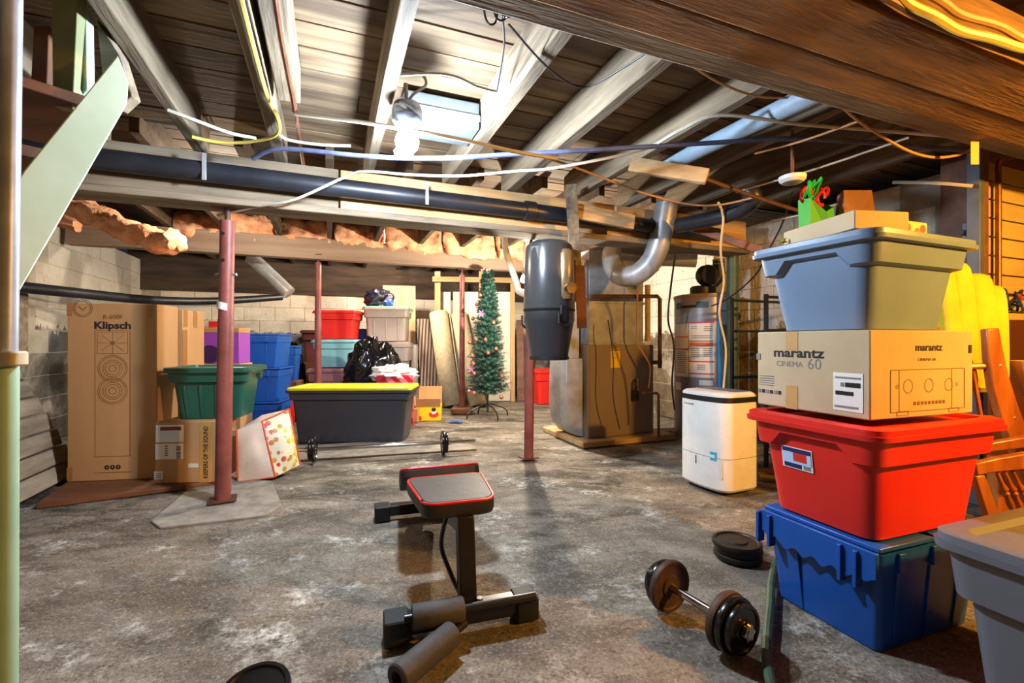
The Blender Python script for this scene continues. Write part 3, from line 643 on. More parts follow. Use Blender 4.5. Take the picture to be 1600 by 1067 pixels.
# ================================================================== dehumidifier
dh = thing('dehumidifier', 'white dehumidifier with black top band and front tank', 'dehumidifier', (1.285, 2.87, 0.0), math.radians(-66))
DW, DD, DH = 0.375, 0.27, 0.60
m_app = plain('appliance_white', (226, 224, 220), 0.35)
def rgd(z, s=0.0, bulge=0.03):
    out = []
    for x, y in rrect(DW - 2*s, DD - 2*s, 0.05 - s*0.3, 6, 8):
        if y < -DD/2 + 0.06: y -= bulge * (1 - (2*x/DW)**2)
        out.append((x, y, z))
    return out
MB().loft([rgd(0.02, 0.012), rgd(0.035), rgd(0.535), rgd(0.54, 0.002)]).build('body', m_app, dh)
MB().loft([rgd(0.541, 0.003), rgd(0.572, 0.003)]).build('band', m_black, dh)
MB().loft([rgd(0.573, 0.001), rgd(0.585, 0.003), rgd(0.598, 0.02), rgd(0.60, 0.05)]).build('top', m_app, dh)
MB().rbox((0.0, 0.03, 0.6005), DW*0.8, DD*0.45, 0.003, 0.02, 0.001).build('grille', m_tgrey, dh)
for k in range(4): MB().lathe([(0.015, -0.012), (0.018, 0), (0.015, 0.012)], ((-1)**k * 0.14, -0.08 if k < 2 else 0.09, 0.018), 12, (1, 0, 0)).build('caster', m_black, dh)
yb = -DD/2 - 0.031
MB().loft([rgd(0.215, -0.0012), rgd(0.218, -0.0012)], False, False).build('tank_seam', m_grey, dh)
quad(dh, (0.105, yb + 0.009, 0.225), (0.042, 0.006, 0), (0, 0, 0.05), 'energy_sticker', plain('cyan_sticker', (60, 170, 214), 0.4), 0.002)
quad(dh, (0.1, yb + 0.006, 0.225), (0.03, 0.004, 0), (0, 0, 0.016), 'sticker_print', m_label, 0.003)
MB().rbox((-0.02, yb + 0.001, 0.155), 0.006, 0.006, 0.05, 0.002, 0.001).build('level_window', m_black, dh)
MB().rbox((0.155, yb + 0.022, 0.10), 0.008, 0.01, 0.12, 0.003, 0.001).build('tank_grip', m_app, dh)
text('Honeywell', 0.018, m_grey, dh, (-0.08, yb + 0.0035, 0.515), (math.pi/2, 0, -0.09), sx=1.1)
# ================================================================== weight bench
m_vinyl = M('black_vinyl', (44, 39, 36), (32, 29, 27), rough=0.55, scale=10, bump=0.1); m_frame = plain('black_powder_coat', (26, 25, 26), 0.35)
m_piping = plain('red_piping', (200, 26, 24), 0.4); m_foam = M('charcoal_foam', (66, 62, 62), (52, 50, 50), rough=0.7, scale=20); m_rubber = plain('black_rubber', (16, 16, 17), 0.6)
BA = math.radians(17.5)
bn = thing('weight_bench', 'black weight bench with red-piped seat in the middle of the floor', 'bench', (-0.155, 1.455, 0), BA)
def pad(poly, z0, z1, name, e=0.012, tilt=None):
    def rounded(pl, r, ins):
        cx = sum(p[0] for p in pl)/len(pl); cy = sum(p[1] for p in pl)/len(pl); out = []
        N = len(pl)
        for i in range(N):
            p, a, b = Vector(pl[i]), Vector(pl[i-1]), Vector(pl[(i+1) % N])
            d1, d2 = (a - p).normalized(), (b - p).normalized()
            c = p + (d1 + d2) * r; 
            for k in range(6):
                t = k / 5; q = (p + d1*r)*(1-t)**2 + p*2*t*(1-t) + (p + d2*r)*t*t
                out.append((q.x + (cx - q.x)*ins, q.y + (cy - q.y)*ins))
        return out
    f = tilt or (lambda x, y, z: (x, y, z))
    o = MB().loft([[f(x, y, z0) for x, y in rounded(poly, 0.05, 0.03)], [f(x, y, z0 + e) for x, y in rounded(poly, 0.05, 0)], [f(x, y, z1 - e) for x, y in rounded(poly, 0.05, 0)], [f(x, y, z1) for x, y in rounded(poly, 0.05, 0.07)]]).build(name, m_vinyl, bn)
    ring = [f(x, y, z1 - e*0.4) for x, y in rounded(poly, 0.05, 0.02)]
    MB().tube(ring + ring[:2], 0.005, 6, False).build('piping', m_piping, o)
    return o
pad([(-0.115, 0.055), (0.125, 0.055), (0.150, 0.37), (-0.150, 0.37)], 0.325, 0.378, 'seat')
ct, sn = math.cos(math.radians(-21)), math.sin(math.radians(-21))
def tl(x, y, z): return (x, 0.42 + y*ct - z*sn, 0.352 + y*sn + z*ct)
pad([(-0.165, 0.0), (0.165, 0.0), (0.13, 0.62), (-0.13, 0.62)], 0.0, 0.05, 'backrest', tilt=tl)
MB().box((0, 0, 0.045), (0.44, 0.06, 0.05)).build('front_foot', m_frame, bn, bevel=0.004)
MB().box((0, 0.99, 0.045), (0.46, 0.06, 0.05)).build('rear_foot', m_frame, bn, bevel=0.004)
for y, wd in ((0, 0.44), (0.99, 0.46)):
    for s in (-1, 1): MB().rbox((s * (wd/2 - 0.015), y, 0.0), 0.075, 0.085, 0.074, 0.008, 0.004).build('foot_cap', m_rubber, bn)
MB().bar((0.02, 0.03, 0.06), (0.02, 0.07, 0.325), 0.055, 0.055, (0, 1, 0)).build('front_post', m_frame, bn, bevel=0.004)
MB().bar((0.02, 0.05, 0.30), (0, 0.62, 0.19), 0.05, 0.05).build('main_rail', m_frame, bn, bevel=0.004)
MB().bar((0, 0.60, 0.195), (0, 0.97, 0.07), 0.05, 0.05).build('rear_strut', m_frame, bn, bevel=0.004)
MB().tube(spline([(-0.035, 0.10, 0.32), (-0.045, 0.15, 0.2), (-0.02, 0.10, 0.12), (0.0, 0.05, 0.08)]), 0.008, 8).build('adjuster_bar', m_frame, bn)
MB().cyl((-0.185, -0.05, 0.085), (0.225, -0.05, 0.085), 0.0135, n=14).build('roller_bar', m_frame, bn)
MB().lathe([(0.016, -0.077), (0.034, -0.077), (0.037, -0.072), (0.037, 0.072), (0.034, 0.077), (0.016, 0.077)], (-0.085, -0.05, 0.085), 24, (1, 0, 0)).build('foam_roller', m_foam, bn)
p0, p1 = G(706, 990, 0.05), G(633, 1050, 0.05); iv = Matrix.Rotation(-BA, 3, 'Z')
p0, p1 = iv @ (p0 - Vector((-0.155, 1.455, 0))), iv @ (p1 - Vector((-0.155, 1.455, 0)))
o = MB(); dr = (p1 - p0).normalized(); L = (p1 - p0).length + 0.03
o.lathe([(0.030, 0.0), (0.036, 0.004), (0.036, L - 0.004), (0.032, L), (0.018, L), (0.014, L - 0.03)], p0, 24, dr).build('foam_roller', m_foam, bn)
MB().cyl(p0 - dr * 0.06, p0 + dr * 0.08, 0.013, n=12).build('roller_bar', m_frame, bn)
for x in (-0.02, 0.055): MB().cyl((x, 0.0, 0.07), (x, 0.0, 0.083), 0.011, n=6).build('bolt', m_steel, bn)
# ================================================================== weights
m_iron = M('worn_iron', (54, 42, 34), (32, 27, 24), rough=0.45, metal=0.5, scale=12, bump=0.2); m_ironk = plain('black_enamel', (18, 17, 18), 0.22); m_rust = M('rusty_iron', (80, 56, 42), (54, 38, 28), rough=0.6, metal=0.3, scale=12)
m_chrome = plain('chrome', (200, 198, 194), 0.12, 1.0)
def plate(mb, c, ax, r, t): return mb.lathe([(0.014, -t/2), (r*0.42, -t/2), (r*0.45, -t*0.28), (r*0.82, -t*0.28), (r*0.86, -t/2), (r*0.97, -t/2), (r, -t*0.3), (r, t*0.3), (r*0.97, t/2), (r*0.86, t/2), (r*0.82, t*0.28), (r*0.45, t*0.28), (r*0.42, t/2), (0.014, t/2)], c, 36, ax)
a, b = Vector((0.525, 1.535, 0.086)), Vector((0.628, 1.345, 0.086)); ax = (b - a).normalized()
db = thing('dumbbell', 'loaded dumbbell with chrome handle lying on the floor', 'dumbbell', ((a + b)/2).xy.to_3d())
q = Vector(((a + b)/2).xy.to_3d())
MB().cyl(a - ax*0.06 - q, b + ax*0.075 - q, 0.0135, n=16).build('handle', m_chrome, db)
for off, r, t, m in ((0.0, 0.084, 0.022, m_rust), (-0.024, 0.076, 0.022, m_ironk), (-0.045, 0.062, 0.018, m_ironk)): plate(MB(), a + ax*off - q, ax, r, t).build('weight_plate', m, db)
for off, r, t, m in ((0.0, 0.084, 0.022, m_rust), (0.024, 0.080, 0.022, m_ironk), (0.047, 0.070, 0.020, m_ironk)): plate(MB(), b + ax*off - q, ax, r, t).build('weight_plate', m, db)
for s, c in ((-1, a - ax*0.056), (1, b + ax*0.066)):
    st_ = MB(); st_.prism([(0.026*(1.0 if k % 2 else 0.72)*math.cos(k*math.pi/6), 0.026*(1.0 if k % 2 else 0.72)*math.sin(k*math.pi/6)) for k in range(12)], -0.007, 0.007)
    rot = Vector((0, 0, 1)).rotation_difference(ax).to_matrix(); st_.v = [tuple(rot @ Vector(v_) + c - q) for v_ in st_.v]; st_.build('star_collar', m_chrome, db, bevel=0.002)
for k, (r, dx, m) in enumerate(((0.094, 0, m_iron), (0.090, 0.006, m_iron), (0.096, -0.004, m_iron))):
    o = plate(MB(), (0, 0, 0), (0, 0, 1), r, 0.022).build('weight_plate', m); o.location = (0.945 + dx, 1.93, 0.012 + 0.0235*k)
    tag(o, ('lowest', 'middle', 'topmost')[k] + ' iron plate of the pile near the blue crate', 'weight plate', 'iron plates piled on the floor')
o = plate(MB(), (0, 0, 0), (0, 0, 1), 0.086, 0.026).build('weight_plate', m_ironk); o.location = (-0.635, 1.13, 0.03); o.rotation_euler = (math.radians(14), 0, 0)
tag(o, 'single rusty weight plate cut off by the bottom of the photo', 'weight plate')
# barbell
a, b = P(491, 698.5, 3.42), P(692, 690.5, 3.66); ax = (b - a).normalized(); q = Vector(((a + b)/2).xy.to_3d()); zb_ = 0.098; a.z = b.z = zb_; ax = (b - a).normalized()
bb = thing('barbell', 'long steel barbell in front of the yellow-lidded bin', 'barbell', q)
MB().cyl(a - ax*0.27 - q, b + ax*0.26 - q, 0.014, n=12).build('bar', m_chrome, bb)
for c, s in ((a, -1), (b, 1)):
    for k in range(2): plate(MB(), c + ax*s*0.024*k - q, ax, 0.096 - 0.012*k, 0.022).build('weight_plate', m_ironk, bb)
    MB().lathe([(0.014, -0.01), (0.022, -0.01), (0.022, 0.01), (0.014, 0.01)], c + ax*s*0.05 - q, 12, ax).build('collar', m_chrome, bb)
# green hose
one(MB().tube(spline([G(1238, 846, 0.02), G(1216, 872, 0.02), G(1206, 905, 0.02), G(1203, 950, 0.02), G(1198, 1010, 0.02), G(1203, 1060, 0.02), G(1222, 1120, 0.02)], 8), 0.014, 10), 'garden_hose', M('dirty_green_hose', (66, 92, 66), (46, 62, 48), rough=0.6, scale=25), 'dirty green hose on the floor beside the blue crate', 'hose')
# ================================================================== left-hand boxes
pf = [G(56, 787, 0.03), G(335, 752, 0.03), G(350, 738, 0.03), G(352, 722, 0.03), G(130, 735, 0.03)]
o = MB().prism([(p.x, p.y) for p in pf], 0.0, 0.03).build('platform_board', m_brownwood, bevel=0.004); tag(o, 'brown board on the floor under the speaker cartons', 'board')
sp = carton('tall speaker carton with printed speaker outline, front one', (-2.52, 3.005, 0.031), math.radians(9), 0.50, 0.24, 1.105, m_card)
SW, SH, sy = 0.50, 1.105, -0.1206
text('Klipsch', 0.062, m_ink, sp, (0.0, sy, 0.968), RF, sx=1.15, bold=0.0022); text('R-600F', 0.038, m_inkbrown, sp, (0.0, sy, 1.022), RF, bold=0.0008)
outline(sp, (0.0, 0.545), 0.195, 0.79, 0.003, m_inkbrown, 'printed_outline', sy); outline(sp, (0.0, 0.86), 0.17, 0.135, 0.002, m_inkbrown, 'printed_outline', sy)
for zc in (0.70, 0.56):
    for r in (0.084, 0.074, 0.055, 0.042, 0.022): ringprint(sp, (0.0, zc), r, 0.003, m_inkbrown, 'printed_ring', sy)
for k in range(8):
    a_ = k*math.pi/4; quad(sp, (0.05*math.cos(a_), sy, 0.86 + 0.04*math.sin(a_)), (0.07*math.cos(a_), 0, 0.058*math.sin(a_)), (-0.002*math.sin(a_), 0, 0.002*math.cos(a_)), 'printed_line', m_inkbrown, 0.0006)
ringprint(sp, (0.0, 0.86), 0.012, 0.012, m_inkbrown, 'printed_ring', sy)
for r in (0.055, 0.045): ringprint(sp, (-0.165, 1.075), r, 0.004, m_inkbrown, 'printed_ring', sy, sx=1.0)
for s in (-1, 1): quad(sp, (-0.165 + s*0.011, sy, 1.075), (0.022, 0, s*0.022), (0, 0, 0.006), 'printed_line', m_inkbrown)
for x in (-0.032, 0.0, 0.032): ringprint(sp, (x, 0.082), 0.014, 0.009, m_ink, 'handling_mark', sy)
quad(sp, (0.0, sy, 0.05), (0.20, 0, 0), (0, 0, 0.003), 'printed_line', m_inkbrown)
for x, z in ((-0.255, 1.065), (0.225, 1.06), (-0.255, 0.05)): quad(sp, (x*0.93, sy, z), (0.03, 0, 0), (0, 0, 0.08), 'tape', m_tape)
sq = carton('tall speaker carton standing directly behind the printed one', (-2.57, 3.31, 0.031), math.radians(9), 0.52, 0.30, 1.09, m_card)
for y, m in ((-0.11, m_tape), (0.02, m_tape)): quad(sq, (0.2606, y, 1.03), (0, 0.05, 0), (0, 0, 0.12), 'tape', m)
quad(sq, (0.2606, -0.12, 0.5), (0, 0.06, 0), (0, 0, 0.9), 'tape', m_tape)
kb_ = carton('small carton with white labels below the green tote', (-2.015, 2.955, 0.031), math.radians(6), 0.36, 0.24, 0.375, m_card, 'small_carton')
ky = -0.1206
def lab(x, z, wd, ht, m=m_label, nm='paper_label', off=0.0012): return quad(kb_, (x, ky, z), (wd, 0, 0), (0, 0, ht), nm, m, off)
l1 = lab(-0.095, 0.305, 0.16, 0.105); lab(-0.09, 0.335, 0.12, 0.022, plain('maroon_print', (110, 26, 36)), 'label_band', 0.002); lab(-0.095, 0.292, 0.11, 0.055, plain('bluish_label', (214, 220, 232)), 'label_sheet', 0.002)
lab(-0.098, 0.195, 0.16, 0.095); lab(-0.16, 0.05, 0.05, 0.05)
for k in range(9): lab(-0.045, 0.225 - 0.009*k, 0.025, 0.004 + 0.001*(k % 3), m_ink, 'barcode_bar', 0.002)
for k in range(5): lab(-0.115, 0.228 - 0.014*k, 0.018, 0.008, m_grey, 'printed_line', 0.002)
for k in range(3): lab(-0.16, 0.062 - 0.012*k, 0.03, 0.005, m_grey, 'printed_line', 0.002)
o = lab(0.04, 0.105, 0.06, 0.026); o.rotation_euler = (0, 0, 0)
lab(0.112, 0.185, 0.07, 0.37, M('amber_tape', (206, 156, 84), rough=0.4), 'tape', 0.0008)
text('KEEPERS OF THE SOUND', 0.036, m_ink, kb_, (0.112, ky - 0.001, 0.185), (math.pi/2, -math.pi/2, 0), sx=0.80, bold=0.0008)
tote('dark green tote standing on the small labelled carton', (-1.955, 3.07, 0.408), math.radians(12), 0.425, 0.33, 0.335, m_tgreen, m_tgreen, taper=0.84, notch=0.13, band=0.74, ribs=4, lid=True)
# purple product box with red box on top
g_ = thing('purple_box', 'purple printed product box behind the green tote', 'box', P(346, 568, 3.75) * 1.0, math.radians(6))
g_.location.z = 0.721
MB().box((0, 0.1, 0.125), (0.27, 0.2, 0.25)).build('carton', plain('purple_print', (150, 70, 180), 0.4), g_, bevel=0.003)
ringprint(g_, (-0.09, 0.075), 0.075, 0.075, plain('dark_purple_print', (60, 30, 84)), 'printed_dot', y=-0.0006); ringprint(g_, (0.04, 0.18), 0.05, 0.05, plain('lilac_print', (206, 170, 232)), 'printed_dot', y=-0.0005)
text('GLEXORBIUM', 0.034, m_label, g_, (0.035, -0.0016, 0.12), (math.pi/2, -math.pi/2, 0), sx=0.9)
MB().box((0, 0.1, 0.271), (0.27, 0.2, 0.04)).build('top_flap', m_card, g_, bevel=0.003)
bs = thing('carton_pile', 'plain brown carton supporting the purple product box', 'box', (g_.location.x, g_.location.y, 0), math.radians(6)); MB().box((0, 0.1, 0.36), (0.30, 0.22, 0.72)).build('carton', m_card, bs, bevel=0.004)
o = MB().box((0, 0, 0.0275), (0.09, 0.08, 0.055)).build('red_box', plain('red_carton', (206, 30, 34)), bevel=0.003); o.location = (g_.location.x - 0.10, g_.location.y + 0.1, 0.721 + 0.292); tag(o, 'small red box on top of the purple product box', 'box')
# three blue crates
for k in range(3):
    pb = P(402, 600, 4.55)
    hinged_crate(('lowest', 'middle', 'top')[k] + ' blue crate of the three stacked behind the floral bag', (pb.x + 0.012*(k % 2), pb.y, 0.003 + 0.325*k), math.radians(8), 0.54, 0.40, 0.32, m_tblue, detail=True, group='blue crates stacked at the left')
hinged_crate('dark blue crate half hidden behind the three blue crates', (P(440, 600, 5.3).x, 5.3, 0.45), math.radians(10), 0.36, 0.30, 0.40, m_tblue, detail=False)
carton('dark carton under the half hidden blue crate', (P(440, 600, 5.3).x, 5.3, 0), math.radians(10), 0.40, 0.30, 0.449, m_brownwood, 'dark_carton')
bk = thing('red_bucket', 'red bucket with white contents beside the blue crates', 'bucket', (P(448, 600, 4.95).x, 4.95, 0.0))
MB().lathe([(0.075, 0.0), (0.085, 0.30), (0.098, 0.33), (0.10, 0.36), (0.092, 0.36), (0.08, 0.29), (0.07, 0.02)], n=24).build('bucket', m_tred, bk)
MB().blob((0, 0, 0.345), (0.075, 0.075, 0.035), 3).build('contents', m_white, bk)
# floral bag
fb = thing('floral_bag', 'slumped cream shopping bag with fruit print and orange edges', 'bag', G(398, 750)); fb.scale = (0.78, 0.8, 0.80); fb.location.x += 0.02
m_bag = M('cream_bag', (238, 212, 190), (226, 190, 164), rough=0.6, scale=4, bump=0.2, bscale=7)
t = NT('fruit_print'); v_ = t.coords(); vo = t.n('ShaderNodeTexVoronoi'); vo.inputs['Scale'].default_value = 17; t.l(v_, vo.inputs['Vector'])
hs = t.n('ShaderNodeHueSaturation'); hs.inputs['Color'].default_value = sr((206, 104, 40)); t.l(t.ramp(t.noise(v_, 5, 2), 0.25, 0.75, 0.38, 0.72), hs.inputs['Hue'])
t.l(t.mix(t.ramp(vo.outputs['Distance'], 0.42, 0.36), sr((236, 218, 186)), hs.outputs[0]), t.b.inputs['Base Color']); t.b.inputs['Roughness'].default_value = 0.5
m_print = t.m; m_or = plain('orange_binding', (224, 84, 28), 0.5)
A0, B0, C0, D0 = Vector((-0.135, -0.05, 0.0)), Vector((0.135, 0.02, 0.02)), Vector((0.22, 0.28, 0.05)), Vector((-0.16, 0.22, 0.03))
A1, B1, C1, D1 = Vector((-0.19, 0.02, 0.40)), Vector((-0.02, 0.10, 0.46)), Vector((0.10, 0.32, 0.53)), Vector((-0.13, 0.30, 0.48))
def wall4(p00, p10, p01, p11, bulge, nm, m, n=10, seed=1):
    nn = (p10 - p00).cross(p01 - p00).normalized(); rows = []
    for i in range(n + 1):
        row = []
        for k in range(n + 1):
            s_, t_ = k/n, i/n; p = (p00*(1-s_) + p10*s_)*(1-t_) + (p01*(1-s_) + p11*s_)*t_
            e_ = min(1.0, 4*s_*(1-s_)*1.2) * min(1.0, 4*t_*(1-t_)*1.2)
            row.append(p + nn * (bulge*math.sin(math.pi*s_)*math.sin(math.pi*t_) + 0.014*noise.noise(p*9 + Vector((seed, 0, 0)))*e_))
        rows.append(row)
    return MB().loft(rows, False, False, False).build(nm, m, fb, smooth=50)
wall4(A0, B0, A1, B1, 0.05, 'front_panel', m_bag); wall4(B0, C0, B1, C1, 0.06, 'side_panel', m_print, seed=2); wall4(C0, D0, C1, D1, 0.03, 'back_panel', m_bag, seed=3); wall4(D0, A0, D1, A1, 0.04, 'side_panel', m_print, seed=4)
wall4(A1, B1, D1, C1, 0.02, 'mouth_fold', m_bag, seed=5)
for p, q_ in ((A0, A1), (B0, B1), (C0, C1), (A0, B0), (B1, C1)): MB().tube(spline([p, (p + q_)/2 + Vector((0.006, -0.010, 0)), q_], 6), 0.007, 6).build('binding', m_or, fb)
# ================================================================== far storage corner
pb = G(540, 694)
yb_ = tote('long charcoal bin with yellow lid behind the barbell', (pb.x + 0.02, pb.y + 0.22, 0.0), math.radians(2), 1.02, 0.42, 0.50, m_tdark, m_tyellow, taper=0.90, notch=0, band=0.80, name='long_bin', over=0.03)
for k in range(8): MB().box((-0.40 + 0.115*k, -0.192, 0.05), (0.07, 0.012, 0.07)).build('rib', m_tdark, yb_, bevel=0.002)
for k in range(5): MB().rbox((-0.40 + 0.20*k, 0, 0.476), 0.14, 0.24, 0.012, 0.02, 0.004).build('lid_rib', m_tyellow, yb_)
def at(px, d): return P(px, 600, d).x
D1_ = 5.75
def stk(label, px0, px1, y0, y1, d, mb_, ml, rz=6, dep=0.40, taper=0.86, **k):
    w_ = (px1 - px0) / F * d * 0.90; z0 = H - (y1 - HY) / F * d; h_ = (y1 - y0) / F * d
    return tote(label, ((px0 + px1)/2/F*d - 800/F*d, d + dep/2, max(z0, 0.0)), math.radians(rz), w_ , dep, h_, mb_, ml, taper=taper, over=0.03, group='totes stacked by the back wall', **k)
stk('dusty pink tote at the bottom of the stack', 478, 546, 575, 641, 5.6, m_tpink, m_tpink)
stk('pale teal tote under the red tote', 485, 553, 530, 574, 5.65, m_tteal, m_tteal)
stk('red tote on top of the pale teal tote', 488, 554, 484, 529.5, 5.7, m_tred, m_tred, notch=0.0)
stk('maroon tote half hidden behind the slender post', 470, 500, 515, 566, 6.55, m_tmaroon, m_tmaroon, dep=0.3)
carton('dark carton under the maroon tote', (at(485, 6.6), 6.70, 0.0), 0.1, 0.28, 0.3, 0.605, m_brownwood, 'dark_carton')
stk('lower taupe tote behind the black rubbish bag', 566, 637, 534, 632, 5.95, m_ttaupe, m_ttaupe, notch=0, ribs=3)
stk('taupe tote with mint green lid on the lower taupe tote', 565, 636, 478, 533, 5.97, m_ttaupe, m_tmint, notch=0, ribs=3, latch=True, taper=0.93)
carton('blue and white carton between red and taupe totes', (at(561, 6.6), 6.6, 0.0), 0.1, 0.22, 0.2, 1.08, plain('blue_carton', (40, 60, 150)), 'blue_carton')
m_poly = M('black_rubbish_bag', (18, 17, 20), (12, 12, 14), rough=0.16, scale=6, bump=0.6, bscale=9)
c = P(584, 572, 5.3)
one(MB().blob((c.x, c.y, 0.42), (0.33, 0.22, 0.50), 4, 0.17, 1.7, 72, 48, flat=0.417, ridge=True), 'rubbish_bag', m_poly, 'big shiny black rubbish bag behind the long bin', 'rubbish bag', smooth=70)
c = P(590, 478, 6.1)
b2 = thing('rubbish_bag', 'dark bag with blue tie on the mint green lid', 'rubbish bag', (c.x, c.y + 0.06, 1.362))
MB().blob((0, 0, 0.10), (0.19, 0.14, 0.13), 7, 0.3, 1.8, 36, 22, flat=0.098, ridge=True).build('bag', plain('dark_blue_poly', (22, 24, 40), 0.3), b2)
MB().blob((0.15, -0.06, 0.06), (0.06, 0.05, 0.055), 2, 0.3, 2, 16, 10).build('tie', plain('bright_blue_poly', (40, 70, 170), 0.3), b2)
one(MB().blob((at(455, 5.9), 5.9, 0.42), (0.16, 0.14, 0.42), 9, 0.25, 1.6, 24, 18, flat=0.417), 'rubbish_bag', m_poly, 'dark bag standing against wall beside blue crates', 'rubbish bag')
# gift bag
gb = thing('striped_gift_bag', 'red and pink striped gift bag stuffed with white tissue', 'gift bag', (-1.26, 5.0, 0.0), math.radians(8))
t = NT('striped_paper'); wv = t.n('ShaderNodeTexWave'); wv.inputs['Scale'].default_value = 4.6; wv.bands_direction = 'DIAGONAL'; t.l(t.coords(), wv.inputs['Vector'])
t.l(t.mix(t.ramp(wv.outputs['Fac'], 0.48, 0.52), sr((190, 24, 40)), sr((216, 110, 140))), t.b.inputs['Base Color']); t.b.inputs['Roughness'].default_value = 0.35
MB().box((0, 0, 0.27), (0.38, 0.18, 0.54)).build('bag', t.m, gb, bevel=0.004)
MB().box((-0.14, -0.0915, 0.27), (0.10, 0.002, 0.535)).build('plain_panel', plain('deep_red_paper', (160, 14, 34), 0.4), gb)
text('enr', 0.10, m_label, gb, (0.11, -0.0925, 0.17), RF)
MB().blob((-0.02, 0, 0.55), (0.22, 0.10, 0.10), 5, 0.45, 2.6, 32, 20).build('tissue', m_white, gb, smooth=20)
# open yellow carton
oc = thing('open_carton', 'open yellow printed carton with flaps raised', 'box', (G(665, 660).x, 5.35, 0), math.radians(5))
W_, D_, H_ = 0.275, 0.22, 0.17; m_yel = plain('yellow_carton', (238, 198, 20), 0.5); m_in = m_card
for x, y, sx_, sy_ in ((0, -D_/2, W_, 0.006), (0, D_/2, W_, 0.006), (-W_/2, 0, 0.006, D_), (W_/2, 0, 0.006, D_)): MB().box((x, y, H_/2), (sx_, sy_, H_)).build('wall_panel', m_yel, oc)
MB().box((0, 0, 0.004), (W_, D_, 0.006)).build('bottom', m_in, oc)
MB().box((0, -D_/2 - 0.03, H_ + 0.04), (W_, 0.005, 0.10), Matrix.Rotation(math.radians(25), 3, 'X')).build('flap', m_in, oc)
MB().box((0, D_/2 + 0.02, H_ + 0.10), (W_, 0.005, 0.20), Matrix.Rotation(math.radians(-10), 3, 'X')).build('flap', m_in, oc)
MB().box((-W_/2 - 0.03, 0, H_ + 0.05), (0.005, D_, 0.12), Matrix.Rotation(math.radians(-25), 3, 'Y')).build('flap', m_in, oc)
ringprint(oc, (0.06, 0.07), 0.035, 0.035, m_redprint, 'printed_saucer', y=-D_/2 - 0.0035, sx=1.6); ringprint(oc, (0.06, 0.105), 0.032, 0.032, m_label, 'printed_cup', y=-D_/2 - 0.0045); ringprint(oc, (0.06, 0.125), 0.022, 0.022, m_ink, 'printed_coffee', y=-D_/2 - 0.0055, sx=1.2)
quad(oc, (-0.10, -D_/2 - 0.0032, 0.03), (0.045, 0, 0), (0, 0, 0.045), 'printed_square', m_redprint)
o = MB().box((0, 0, 0.075), (0.10, 0.09, 0.15)).build('small_carton', m_card, bevel=0.003); o.location = (-1.10, 5.17, 0); tag(o, 'little brown carton between gift bag and yellow carton', 'box')
# wall board, carpets
wb = MB().box((0, 0, 0.55), (0.46, 0.02, 1.05)).build('plywood_sheet', m_newwood, bevel=0.002); wb.location = (at(622, 6.55), 6.62, 0.64); wb.rotation_euler = (math.radians(-5), 0, math.radians(14)); tag(wb, 'tan plywood sheet behind the mint-lidded tote', 'board')
o = carton('brown carton under the plywood sheet', (at(626, 6.5), 6.60, 0.0), 0.1, 0.36, 0.16, 0.63, m_brownwood, 'dark_carton')
def roll(name, label, a, b, r, m, cat='carpet roll', grp='carpet rolls'):
    a, b = Vector(a), Vector(b); bm_ = MB(); N = 60; ring = []
    x = (b - a).normalized(); e1 = Vector((1, 0, 0)); e1 = (e1 - x*e1.dot(x)).normalized(); e2 = x.cross(e1)
    prof = [(r*(1.0 - 0.62*(k/N)), 2*math.pi*3.2*k/N) for k in range(N + 1)]
    def pt(base, rr, an): return base + e1*rr*math.cos(an) + e2*rr*math.sin(an)
    mid = a + (b - a)*0.5 + Vector((0, -0.02, 0))
    rings = [[pt(q, rr, an) for rr, an in prof] for q in (a, mid, b)]
    bm_.loft(rings, False, False, False)
    o = bm_.build(name, m, base=True, smooth=60); s = o.modifiers.new('solid', 'SOLIDIFY'); s.thickness = 0.012; return tag(o, label, cat, grp)
m_rug = M('cream_rug_back', (222, 206, 172), (200, 182, 146), rough=0.95, scale=20, bump=0.3, bscale=120)
t = NT('striped_rug'); wv = t.n('ShaderNodeTexWave'); wv.inputs['Scale'].default_value = 3.4; wv.bands_direction = 'X'; t.l(t.coords(False, (2.2, 1, 0.35)), wv.inputs['Vector'])
t.l(t.mix(t.ramp(wv.outputs['Fac'], 0.4, 0.6), sr((66, 58, 58)), sr((150, 132, 116))), t.b.inputs['Base Color']); t.b.inputs['Roughness'].default_value = 1.0
a_, b_ = P(706, 622, 6.35), P(686, 489, 6.65); a_.z = 0.01
roll('carpet_roll', 'cream carpet roll leaning beside the striped rug', a_, b_, 0.155, m_rug)
a_, b_ = P(748, 622, 6.40), P(717, 492, 6.75); a_.z = 0.01
roll('carpet_roll', 'cream carpet roll behind the Christmas tree', a_, b_, 0.145, m_rug)
o = MB(); pts = [P(650, 498, 6.55), P(668, 498, 6.62), P(690, 620, 6.4), P(660, 620, 6.3)]
for p in pts[2:]: p.z = 0.0
o.add([p for p in pts] + [p + Vector((0.05, 0.10, 0.0)) for p in pts], [(0,3,2,1)[::1], (4,5,6,7), (0,1,5,4), (1,2,6,5), (2,3,7,6), (3,0,4,7)])
tag(o.build('striped_rug', t.m, base=True), 'folded striped rug leaning next to the cream carpet rolls', 'rug')
for px, zt in ((638, 0.80), (647, 0.86)):
    o = MB().lathe([(0.05, 0), (0.058, 0.02), (0.055, zt*0.5), (0.05, zt*0.6), (0.056, zt*0.66), (0.05, zt*0.72), (0.056, zt - 0.05), (0.045, zt), (0.0, zt)], n=18).build('grey_cylinder', m_ttaupe if px > 645 else m_newwood); o.location = (at(px, 6.62 if px < 645 else 6.4), 6.62 if px < 645 else 6.4, 0); tag(o, 'slim %s cylinder standing behind the gift bag' % ('grey' if px > 645 else 'tan'), 'cylinder')
